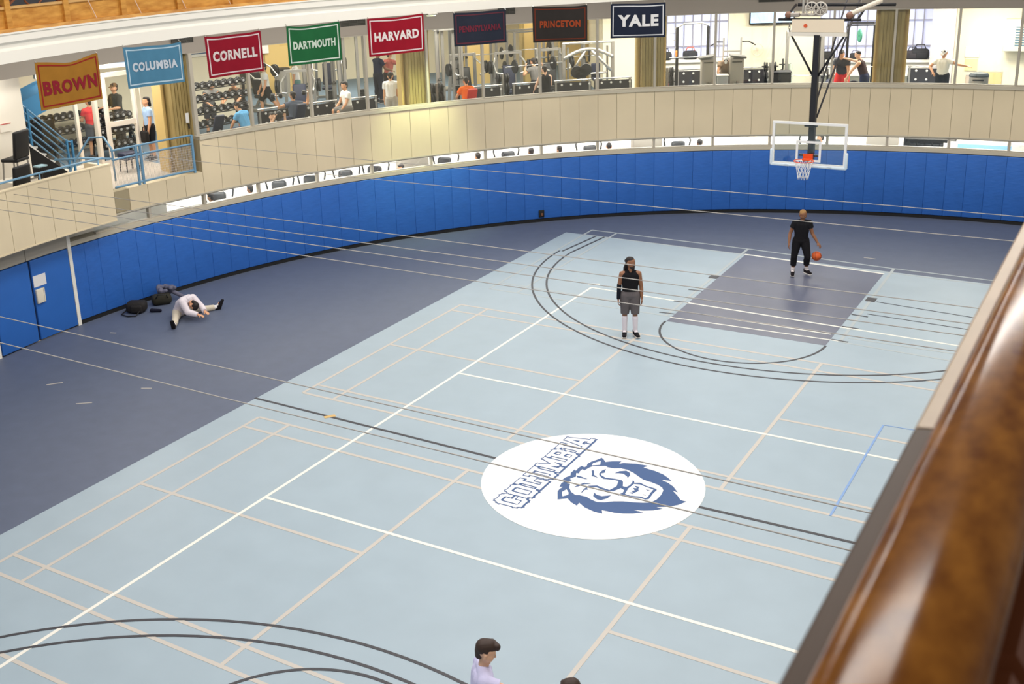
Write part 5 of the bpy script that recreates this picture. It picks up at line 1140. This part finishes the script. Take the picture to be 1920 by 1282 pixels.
for i, nm in ((1, 'right'), (-1, 'left')):
    q = world(r_, J_[i]['wr'] + J_['O']) + V(0, 0, .085); put_dumbbell(q, r_.rotation_euler.z+1.2, 'dumbbell raised in the %s hand of the person on the upright navy bench' % nm, 'raised dumbbells')
gp('man in white T-shirt sitting in profile beside the tall cable tower', 149.2, 20.6, 95, dict(SIT, spine=(0, .1, 1), arm_r=((.15, .4, -1), (-.05, .7, -.7)), arm_l=((-.15, .4, -1), (.05, .7, -.7))), [('shirt', (238, 236, 230), 'white_tee2', .27), ('shorts', (120, 116, 112), 'grey_gym_shorts2', .5)], seat=.6)
gp('tall figure in navy standing under the second crimson banner', 142.2, 25.6, -70, dict(spine=(0, .05, 1), arm_r=((.1, .5, -.9), (0, .9, -.3)), arm_l=((-.1, .8, -.5), (0, 1, .1))), [('shirt', (30, 36, 62), 'navy_tee', .3), ('trousers', (26, 30, 48), 'navy_trousers', .92)], 'brown', h=1.86)
gp('person in salmon top reaching out behind the navy figure', 141.1, 26.0, -60, dict(spine=(0, .15, 1), arm_r=((.1, .9, -.3), (0, 1, -.1)), arm_l=((-.1, .9, -.4), (0, 1, -.1))), [('shirt', (196, 108, 96), 'salmon_tee', .5), ('shorts', (60, 50, 54), 'maroon_shorts', .5)])
gp('man in white T-shirt and grey trousers beside the golden column under the second crimson banner', 145.5, 20.3, -25, dict(arm_r=((.12, .05, -1), (.02, .15, -1))), [('shirt', (240, 238, 234), 'white_tee3', .3), ('trousers', (186, 180, 172), 'light_trousers', .9)], h=1.72)
gp('person in bright orange shirt seated with the back to the court', 138.9, 19.75, 0, dict(SIT, spine=(0, .2, 1), arm_r=((.4, .4, -.8), (-.2, .8, -.3)), arm_l=((-.4, .4, -.8), (.2, .8, -.3))), [('shirt', (240, 112, 40), 'orange_tee', .3), ('shorts', (44, 44, 48), 'black_gym_shorts2', .5)], seat=.50)
r_, J_ = gp('man in grey T-shirt and black shorts bending under a barbell between the two darkest banners', 131.0, 21.9, 15, dict(spine=(0, .3, 1), twist=0, arm_r=((.8, -.15, -.5), (-.35, .2, 1)), arm_l=((-.8, -.15, -.5), (.35, .2, 1)), leg_r=((.25, .5, -.9), (.0, -.5, -1)), leg_l=((-.25, .5, -.9), (.0, -.5, -1))), [('shirt', (104, 102, 100), 'grey_gym_tee', .27), ('shorts', (34, 34, 38), 'black_gym_shorts', .5)], h=1.72)
q = world(r_, (J_[1]['wr']+J_[-1]['wr'])/2 + J_['O']) + V(0, 0, .06); barbell('barbell with black plates across the shoulders of the squatting man', q, r_.rotation_euler.z, PB)
gp('person in black tank top seen from behind, half hidden by a mullion', 131.2, 20.2, 10, dict(SIT, spine=(0, .2, 1), arm_r=((.3, .4, -.9), (-.1, .7, -.6)), arm_l=((-.3, .4, -.9), (.1, .7, -.6))), [('tank', (30, 30, 36), 'black_gym_tank'), ('shorts', (36, 36, 40), 'black_gym_shorts', .5)], 'light', seat=.62)
t = thing('stool', 'low black stool under the person in the black tank top', 'stool', *at(131.2, 20.2, ZU)); b = MB(); b.lathe([(.17, .53), (.19, .56), (.19, .6), (.16, .62)], n=20); b.build('seat', M_IRON, t, smooth='auto')
for a in (45, 135, 225, 315): b = MB(); b.beam((.12*cos(rad(a)), .12*sin(rad(a)), .54), (.17*cos(rad(a)), .17*sin(rad(a)), 0), .03); b.build('leg', M_STEEL, t)
gp('person in charcoal T-shirt and red shorts lifting at the rack right of the basketball mast', 105.0, 20.6, 165, dict(spine=(0, .35, 1), neck=(0, .5, .9), arm_r=((.15, .2, -1), (.05, .2, -1)), arm_l=((-.15, .2, -1), (-.05, .2, -1)), leg_r=((.15, .3, -1), (0, -.3, -1)), leg_l=((-.15, .3, -1), (0, -.3, -1))), [('shirt', (66, 66, 70), 'charcoal_tee', .27), ('shorts', (214, 52, 48), 'red_shorts', .56)], h=1.78)
gp('person in black and orange top bending toward the rack beside the rightmost golden column', 103.2, 19.95, 75, dict(spine=(0, .35, 1), arm_r=((.2, .9, .1), (0, 1, .2)), arm_l=((-.2, .6, -.7), (0, .5, -.9))), [('tank', (60, 46, 46), 'black_orange_tank'), ('shorts', (40, 44, 70), 'navy_gym_shorts3', .5)], 'light', h=1.74, hair='buzz')
gp('man in white shirt and white cap leaning on the steel trash bin at far right', 97.0, 20.5, 165, dict(spine=(-.06, .22, 1), arm_r=((.75, .0, -.7), (-.5, .5, -.5)), arm_l=((-.95, .12, -.35), (-.95, .0, -.12)), look=(0, -20)), [('shirt', (240, 236, 224), 'white_shirt', .27), ('trousers', (34, 34, 38), 'black_gym_trousers', .9), ('cap', (246, 244, 240), 'white_cap')], h=1.74)
gp('person in white cap bending forward between the two grey bin cabinets', 114.75, 21.2, 175, dict(spine=(0, .5, .9), neck=(0, .8, .5), look=(0, -20), arm_r=((.2, .5, -.8), (0, .5, -.8)), arm_l=((-.2, .5, -.8), (0, .5, -.8))), [('shirt', (150, 130, 110), 'taupe_tee', .27), ('shorts', (60, 60, 66), 'dark_gym_shorts2', .5), ('cap', (240, 240, 238), 'white_cap2')], h=1.7)
gp('person in white top and teal trousers behind the green banner', 148.4, 26.2, 60, dict(spine=(0, .1, 1)), [('shirt', (236, 232, 226), 'white_tee4', .3), ('trousers', (96, 134, 132), 'teal_trousers', .92)], h=1.76)
gp('person in grey sleeveless shirt bent over the four-tier dumbbell rack', 158.1, 23.4, 180, dict(spine=(0, .5, 1), arm_r=((.6, .5, -.8), (-.5, .8, -.5)), arm_l=((-.6, .5, -.8), (.5, .8, -.5))), [('shirt', (140, 140, 138), 'grey_sleeveless', .08), ('shorts', (60, 60, 66), 'dark_gym_shorts2', .5)])
gp('person in brown shirt leaning beside the four-tier dumbbell rack, behind the mullion', 155.9, 23.0, 120, dict(spine=(0, .5, 1), arm_r=((.3, .6, -.8), (-.1, .8, -.5)), arm_l=((-.3, .6, -.8), (.1, .8, -.5))), [('shirt', (118, 96, 78), 'brown_tee', .3), ('shorts', (60, 60, 66), 'dark_gym_shorts2', .5)])
gp('person in dark clothes and cap behind the upper pane of the glazed door', 165.2, 23.6, 100, dict(WORK), [('shirt', (64, 62, 58), 'dark_tee', .5), ('trousers', (50, 50, 54), 'dark_trousers2', .9), ('cap', (120, 90, 60), 'brown_cap')], h=1.9)
r_, J_ = gp('person seated low at the glass holding up a kettlebell, right of the sky blue shirt', 157.6, 19.6, 190, dict(SIT, spine=(0, .1, 1), arm_r=((.3, .8, .1), (-.3, .4, .8)), arm_l=((-.3, .8, .1), (.3, .4, .8))), [('shirt', (90, 84, 84), 'dim_tee', .27), ('shorts', (50, 50, 56), 'dark_gym_shorts2', .5)], 'light', seat=.12)
q = world(r_, (J_[1]['wr']+J_[-1]['wr'])/2 + J_['O']) + V(0, 0, .04); t = thing('kettlebell', 'black kettlebell held up at the glass by the low-seated person', 'kettlebell', q, r_.rotation_euler.z)
b = MB(); b.ball((0, 0, .06), .10, 10); b.build('bell', M_IRON, t, smooth=True); b = MB(); b.tube([(-.07, 0, 0), (-.06, 0, -.08), (.06, 0, -.08), (.07, 0, 0)], .014, 6); b.build('handle', M_IRON, t, smooth=True)
t = thing('exercise_step', 'low grey step under the person with the kettlebell', 'step', *at(157.6, 19.65, ZU)); b = MB(); b.rbox((0, 0, .09), (.7, .32, .06), .02); b.build('platform', M_STEEL, t, smooth='auto')
for s in (-1, 1): b = MB(); b.box((s*.27, 0, .03), (.1, .3, .06)); b.build('foot', M_IRON, t)
# ------------------------------------------------------------------ landing at the far left
def LB(pts, r, n=6): return MB().tube(pts, r, n)
t = thing('landing_railing', 'pale blue railing with wire mesh closing the gap in the cream wall', 'railing', (0, 0, 0))
b = MB()
for z in (3.99, 3.76): b.tube([P(167.2+.5*k, R0+.06, z) for k in range(16)], .026, 8)
b.tube([P(167.2+.5*k, R0+.06, 3.07) for k in range(16)], .03, 8); b.build('rail', M_BLUEPAINT, t, smooth=True)
for th in (167.2, 172.05, 172.45): b = MB(); p, rz = at(th, R0+.06, 3.0); b.box((0, 0, .5), (.055, .055, 1.0)); b.build('post', M_BLUEPAINT, t, loc=p, rz=rz)
b = MB()
for k in range(64): b.beam(P(167.4+.115*k, R0+.06, 3.09), P(167.4+.115*k, R0+.06, 3.74), .006)
for k in range(10): b.tube([P(167.3+.5*j, R0+.06, 3.12+.065*k) for j in range(15)], .0032, 4)
b.build('mesh', mat('white_wire', (196, 190, 186), .5), t)
b = MB(); b.tube([P(174.3, R0+.2, 3.76), P(175.3, 19.3, 3.76), P(176.6, 19.8, 3.76)], .026, 8); b.tube([P(174.3, R0+.2, 3.2), P(174.3, R0+.2, 4.0), P(174.0, 18.9, 4.25), P(174.6, 19.2, 4.25), P(175.6, 19.4, 3.75), P(176.6, 19.6, 3.1)], .026, 8)
b.build('stair_rail', M_BLUEPAINT, t, smooth=True)
# glazed screen and door at the back of the landing
t = thing('glazed_screen', 'white framed glass screen at the back of the landing, left of the open door', 'glass screen', (0, 0, 0))
A0, A1, A2, A3 = P(174.0, 21.6, 3), P(170.95, 21.75, 3), P(169.55, 21.65, 3), P(166.9, 21.3, 3)
def up(p, z): return V(p.x, p.y, z)
for p in (A1, A2): b = MB(); b.beam(p, up(p, 6.46), .13 if p is A2 else .08, .1); b.build('post', mat('pale_frame', (222, 212, 198), .5), t)
for q0, q1, z, hh in ((A0, A2, 5.62, .12), (A2, A3, 5.66, .12), (A0, A1, 3.03, .06)): b = MB(); b.beam(up(q0, z), up(q1, z), .1, hh); b.build('transom', M_WHITE, t)
b = MB(); b.beam(up(A2, 6.05), up(A3, 6.05), .06, .72); b.build('bulkhead', mat('blue_bulkhead', (96, 142, 188), .6), t)
b = MB(); b.beam(up(A0, 4.3), up(A1, 4.3), .012, 2.5); b.beam(up(A1, 4.3), up(A2, 4.3), .012, 2.5); b.build('pane', M_GLASS, t)
D0, D1 = P(169.35, 21.2, 3), P(167.0, 21.2, 3)
t = thing('glazed_door', 'white framed glass door standing in the opening left of the broad golden column', 'door', (0, 0, 0))
wf = mat('white_door_frame', (238, 228, 216), .5); b = MB()
for p in (D0, D1): b.beam(p, up(p, 5.5), .12, .07)
b.beam(up(D0, 5.46), up(D1, 5.46), .07, .12); b.beam(up(D0, 4.12), up(D1, 4.12), .07, .14); b.beam(up(D0, 3.1), up(D1, 3.1), .07, .2); b.build('frame', wf, t)
b = MB(); b.beam(up(D0, 4.8), up(D1, 4.8), .01, 1.2); b.beam(up(D0, 3.6), up(D1, 3.6), .01, .8); b.build('pane', M_GLASS, t)
b = MB(); q = (D1-D0)*.12; b.beam(up(D0+q, 4.02)+V(.06, -.05, 0), up(D1-q*2, 4.02)+V(.06, -.05, 0), .05, .06); b.build('push_bar', M_IRON, t)
b = MB(); b.beam(up(D1, 4.3)+V(.05, .2, 0), up(D1, 5.6)+V(.05, .2, 0), .02); b.build('stile', wf, t)
# switchback stair painted blue
t = thing('staircase', 'blue painted staircase with open railings rising at the far left behind the cream balcony', 'staircase', (0, 0, 0))
n = 9; base, top = P(173.9, 20.6, 3.0), P(179.6, 20.6, 5.0); dirv = (top-base); out = V(P(176, 1).x-OX, P(176, 1).y-OY, 0)
b = MB()
for i in range(n):
    c = base + dirv*((i+.5)/n); d2 = V(dirv.x, dirv.y, 0).normalized(); Mx = Matrix((d2, V(-d2.y, d2.x, 0), V(0, 0, 1))).transposed()
    b.box(c+out*.55, (.30, 1.1, .05), M=Mx)
b.build('tread', mat('pale_tread', (196, 200, 200), .6), t)
for k, o in enumerate((0, 1.1)):
    b = MB(); b.beam(base+out*o+V(0, 0, -.06), top+out*o+V(0, 0, -.06), .06, .17); b.build('stringer', mat('white_stringer', (224, 222, 218), .5), t)
b = MB()
for j, z in enumerate((.25, .45, .65, .85, 1.0)): b.tube([base+V(0, 0, z), top+V(0, 0, z)], .022, 6)
b.build('railing', M_BLUEPAINT, t, smooth=True)
for u in (0.0, .5, 1.0): q = base+dirv*u; b = MB(); b.beam(q, q+V(0, 0, 1.05), .05); b.build('newel', M_BLUESLAB, t)
q = base-dirv*.09+out*.05; b = MB(); b.beam(up(q, 3.0), up(q, 4.0), .05); b.tube([up(q, 3.95), base+V(0, 0, 1.0)], .022, 6); b.tube([up(q, 3.5), base+V(0, 0, .5)], .022, 6); b.build('end_post', M_BLUESLAB, t)
s0, s1 = P(178.0, 21.3, 4.75), P(173.4, 21.3, 5.25)
b = MB(); b.beam(s0, s1, 1.0, .5); b.build('upper_flight', M_BLUESLAB, t)
b = MB(); b.beam(P(180.0, 20.7, 4.95), P(180.0, 22.4, 4.95), 1.1, .14); b.build('half_landing', M_BLUESLAB, t)
q0, q1, q2 = base-out*.35+V(0, 0, .02), top-out*.35+V(0, 0, -.25), up(top-out*.35, 3.01); b = MB(); o_ = out*1.3
b.add([q0, q2, q1, q0+o_, q2+o_, q1+o_], [(0, 1, 2), (5, 4, 3), (0, 3, 4, 1), (1, 4, 5, 2), (2, 5, 3, 0)]); b.build('understair_shade', mat('recess_shade', (18, 18, 20), .9), t)  # black prism, the shade of the opening below the stair put into its colour
# white wall, black wall telephones-like seats and ledge at the far left
b = MB(); b.arc(19.95, 20.1, 178.2, 200, 2.98, 6.5); struct(b.build('wall_stair', M_WHITEWALL))
b = MB(); b.arc(21.9, 22.0, 172.5, 178, 2.98, 4.4); struct(b.build('wall_understair_shade', mat('recess_shade', (18, 18, 20), .9)))  # black sheet carrying the same recess shade further back
def chair(lab, th, R, turn):
    p, rz = at(th, R, 3.0); t = thing('chair', lab, 'chair', p, rz+turn)
    b = MB(); b.rbox((0, 0, .46), (.48, .46, .08), .03); b.build('seat', M_BLACK, t, smooth='auto')
    b = MB(); b.rbox((0, .22, .82), (.56, .09, .66), .04, M=Matrix.Rotation(rad(-8), 3, 'X')); b.build('backrest', M_BLACK, t, smooth='auto')
    for sx in (-1, 1):
        for sy in (-1, 1): b = MB(); b.beam((sx*.2, sy*.19, .44), (sx*.23, sy*.22, 0), .03); b.build('leg', M_STEEL, t)
    return t
chair('black chair high against the white wall at the far left edge', 180.75, 19.35, pi+.3).location.z = 3.62
t = thing('platform', 'raised grey step carrying the upper black chair by the white wall', 'platform', *at(180.75, 19.4, 3.0)); b = MB(); b.rbox((0, 0, .3), (.7, .66, .6), .02); b.build('deck', M_WHITEWALL, t, smooth='auto'); b = MB(); b.box((0, -.33, .6), (.7, .02, .04)); b.build('nosing', M_STEEL, t)
chair('black chair low at the far left edge behind the balcony front', 183.0, 18.55, pi+.2)
t = thing('side_table', 'small pale blue side table beside the stairs at the far left', 'table', *at(180.1, 18.75, 3.22)); b = MB(); b.rbox((0, 0, .7), (.26, .22, .04), .015); b.build('top', mat('pale_blue_top', (146, 178, 190), .5), t, smooth='auto'); b = MB(); b.cyl((0, 0, -.19), (0, 0, .69), .03, 10); b.build('stem', M_IRON, t); b = MB(); b.cyl((0, 0, -.22), (0, 0, -.19), .16, 14); b.build('foot', M_IRON, t)
t = thing('wall_sign', 'small red-lined sign on the white wall at the far left', 'sign', *at(179.9, 19.93, 4.75)); b = MB(); b.box((0, -.012, 0), (.3, .02, .2)); b.build('plate', M_WHITEWALL, t); b = MB(); b.box((0, -.025, .09), (.3, .008, .02)); b.build('line', mat('red_line', (180, 60, 60), .6), t)
t = thing('switch_plate', 'white notice plate on the broad golden column', 'plate', *at(167.05, 18.53, 4.32)); b = MB(); b.rbox((0, -.02, .1), (.1, .02, .26), .008); b.build('plate', mat('white_paper', (232, 230, 230), .7), t, smooth='auto'); b = MB(); b.box((.02, -.03, -.12), (.04, .02, .12)); b.build('hook', M_BLACK, t)
t = thing('potted_seat', 'navy upholstered stool on the landing by the glazed door', 'stool', *at(169.8, 20.1, 3.0)); b = MB(); b.rbox((0, 0, .42), (.46, .42, .2), .06); b.build('seat', M_NAVY, t, smooth='auto')
for sx in (-1, 1):
    for sy in (-1, 1): b = MB(); b.beam((sx*.17, sy*.15, .34), (sx*.19, sy*.17, 0), .03); b.build('leg', M_IRON, t)
# ------------------------------------------------------------------ cardio level below, seen through the low strip of windows
def elliptical_proto():
    t = thing('elliptical_trainer', '', 'exercise machine')
    b = MB(); b.beam((0, -.7, .06), (0, .75, .06), .12); b.beam((-.28, -.65, .04), (.28, -.65, .04), .08); b.beam((-.28, .7, .04), (.28, .7, .04), .08); b.build('base', mat('pale_machine', (206, 204, 200), .4), t)
    b = MB(); b.beam((0, .5, .1), (0, .38, 1.6), .12); b.rbox((0, .62, .42), (.3, .6, .66), .1); b.build('column', mat('pale_machine', (206, 204, 200), .4), t, smooth='auto')
    b = MB(); b.rbox((0, .34, 1.80), (.44, .18, .44), .085, M=Matrix.Rotation(.3, 3, 'X')); b.build('console', M_IRON, t, smooth='auto')
    for s in (-1, 1):
        b = MB(); b.tube([(s*.3, .35, .5), (s*.32, .28, 1.2), (s*.36, .12, 1.7), (s*.42, .1, 2.0), (s*.36, .0, 2.14)], .026, 8); b.build('handle_bar', M_IRON, t, smooth=True)
        b = MB(); b.rbox((s*.16, -.2+s*.1, .24+s*.08), (.16, .42, .05), .02); b.beam((s*.16, -.6, .2), (s*.2, .5, .34), .05); b.build('pedal', M_IRON, t)
    return t
EL = None
def elliptical(th, R, lab, turn=0.0):
    global EL
    p, rz = at(th, R, 0.0); rz += turn
    if EL is None: EL = elliptical_proto(); EL.location = p; EL.rotation_euler.z = rz; EL['label'] = lab; EL['group'] = 'cardio machines behind the window strip'
    else: dup(EL, p, rz, lab, 'cardio machines behind the window strip')
for th, w in ((162.4, 'first cardio machine right of the grey end pane of the low window strip'), (156.7, 'black cardio machine in the third bay of the low window strip'), (153.7, 'cardio machine with a head before it, in the low strip below the crimson banner'), (147.6, 'cardio machine left of the grey pier in the middle of the low window strip'), (150.4, 'cardio machine cut by a mullion in the low window strip'), (140.9, 'cardio machine just right of the middle grey pier in the low window strip'), (135.3, 'cardio machine left of the two dark heads in the low window strip'), (127.5, 'cardio machine by the red-shirted head, left of the right grey pier'), (119.3, 'cardio machine in the bay right of the right grey pier'), (107.2, 'cardio machine seen under the basketball backboard')):
    elliptical(th, 20.0, w, pi if th < 140 else 2.6)
def lp(label, th, R, face, shirt, nm, skin='tan', h=1.76, hair='short', raise_=.30):
    p = P(th, R, raise_); r, J = person(label, p, th+face, dict(WORK, spine=(0, .12, 1)), [('shirt', shirt, nm, .27), ('shorts', (50, 50, 56), 'dark_gym_shorts2', .5), NOSHOE], skin, h, hair, None, .014)
for th, R, face, sh, nm, sk_, lab in ((160.0, 19.55, 10, (236, 234, 230), 'white_tee2', 'brown', 'dark-haired person in white in the low window strip, second bay'), (163.7, 19.55, 10, (120, 90, 80), 'brown_tee', 'tan', 'person bent low at the left end of the lit window strip'), (145.9, 19.2, 90, (34, 34, 40), 'black_tee', 'tan', 'person in black at the left side of the middle grey pier in the low strip'),
    (138.2, 19.55, 10, (120, 84, 62), 'brown_tee2', 'tan', 'brown-haired person in the low window strip below the navy banner'), (133.1, 19.55, 10, (70, 72, 74), 'charcoal_tee', 'brown', 'dark figure on a cardio machine below the black-brown banner'), (130.4, 19.55, 10, (74, 82, 88), 'slate_gym_tee', 'tan', 'person with dark hair right of the dark figure in the low window strip'),
    (125.8, 19.55, -10, (200, 70, 60), 'red_tee', 'tan', 'person in red low in the bay left of the right grey pier'), (117.3, 19.55, 10, (60, 62, 70), 'slate_tee', 'brown', 'dark head in the strip bay right of the right grey pier'), (106.3, 20.4, 90, (240, 240, 240), 'white_tee', 'tan', 'person in white seen through the backboard in the low strip')):
    lp(lab, th, R, face, sh, nm, sk_)
# round bench frame, shelving and poster in the right part of the strip
t = thing('arched_exercise_machine', 'pale arched frame in the low window strip left of the backboard', 'exercise frame', *at(113.6, 21.0, 0)); b = MB(); b.tube([(-.5+1.0*i/14, 0, 1.35+.25*sin(pi*i/14)) for i in range(15)], .025, 6); b.build('arch', M_STEEL, t, smooth=True)
for s in (-1, 1): b = MB(); b.beam((s*.5, 0, 0), (s*.5, 0, 1.36), .05); b.build('post', M_STEEL, t)
t = thing('equipment_shelf', 'dark shelf of gear in the low window strip right of the rightmost grey pier', 'shelf', *at(97.6, 21.5, 0)); b = MB()
for z in (.5, 1.0, 1.45, 1.8): b.box((0, 0, z), (1.5, .4, .04))
b.build('shelf_board', M_STEEL, t); b = MB(); [b.box((s*.74, 0, .95), (.05, .4, 1.9)) for s in (-1, 1)]; b.build('upright', M_IRON, t); b = MB(); b.box((0, .19, .95), (1.46, .02, 1.86)); b.build('back_panel', mat('shelf_back', (74, 70, 66), .6), t)
random.seed(9)
for k in range(5):
    tt = thing('equipment_case', 'dark equipment case on the shelf in the low window strip', 'case', *at(97.6+1.3-.6*k, 21.35, 1.47)); b = MB(); b.rbox((0, 0, .09), (.2, .24, .18), .02); b.build('case', M_IRON, tt, smooth='auto'); b = MB(); b.box((0, -.125, .1), (.06, .01, .03)); b.build('latch', M_CHROME, tt); tt['group'] = 'equipment cases'
t = thing('wall_poster', 'light blue poster with dark blue square at the right end of the low window strip', 'poster', *at(93.2, 20.4, 1.3)); b = MB(); b.box((0, 0, .25), (2.0, .03, .6)); b.build('sheet', mat('sky_poster', (150, 200, 236), .6), t)
b = MB(); b.box((.16, -.02, .25), (.42, .012, .34)); b.box((-.88, -.02, .22), (.3, .012, .24)); b.build('dark_square', mat('navy_poster_block', (58, 88, 164), .6), t); b = MB(); b.box((-.95, -.018, .46), (.4, .012, .2)); b.box((.9, -.018, .25), (.34, .012, .6)); b.build('pale_block', M_WHITEWALL, t)
b = MB(); b.cyl((-.22, -.012, .26), (-.22, -.026, .26), .14, 20); b.build('yellow_disc', mat('poster_gold', (226, 184, 110), .6), t)
b = MB(); b.poly([(-.07, -.08), (.07, -.08), (0, .09)], 0, .01); o = b.build('white_mark', M_BOLT, t, loc=(.27, -.03, .25)); o.rotation_euler.x = pi/2
t = thing('poster_stand', 'pale partition carrying the light blue poster in the low strip', 'partition', *at(93.2, 20.5, 0)); b = MB(); b.box((0, 0, .95), (2.1, .08, 1.9)); b.build('board', M_WHITEWALL, t); b = MB(); b.box((0, 0, .03), (2.1, .3, .06)); b.build('foot', M_STEEL, t)
t = thing('wall_lamp', 'greenish wall washer lamp under the track edge above the brightest cream panels', 'lamp', *at(145.0, 17.1, 6.55)); b = MB(); b.rbox((0, 0, .08), (.3, .2, .14), .03); b.build('housing', M_STEEL, t, smooth='auto'); b = MB(); b.box((0, .03, .0), (.22, .12, .02)); b.build('lens', mat('lamp_lens', (236, 255, 170), .3, emit=3.0), t)
d = bpy.data.lights.new('wall_washer', 'SPOT'); d.energy = 760; d.color = (.88, 1.0, .52); d.spot_size = rad(58); d.spot_blend = .9; d.shadow_soft_size = .1
o = bpy.data.objects.new('wall_washer', d); C.objects.link(o); o.location = P(145.0, 17.0, 6.5); o.rotation_euler = (P(145.4, R0, 2.9)-o.location).to_track_quat('-Z', 'Y').to_euler()
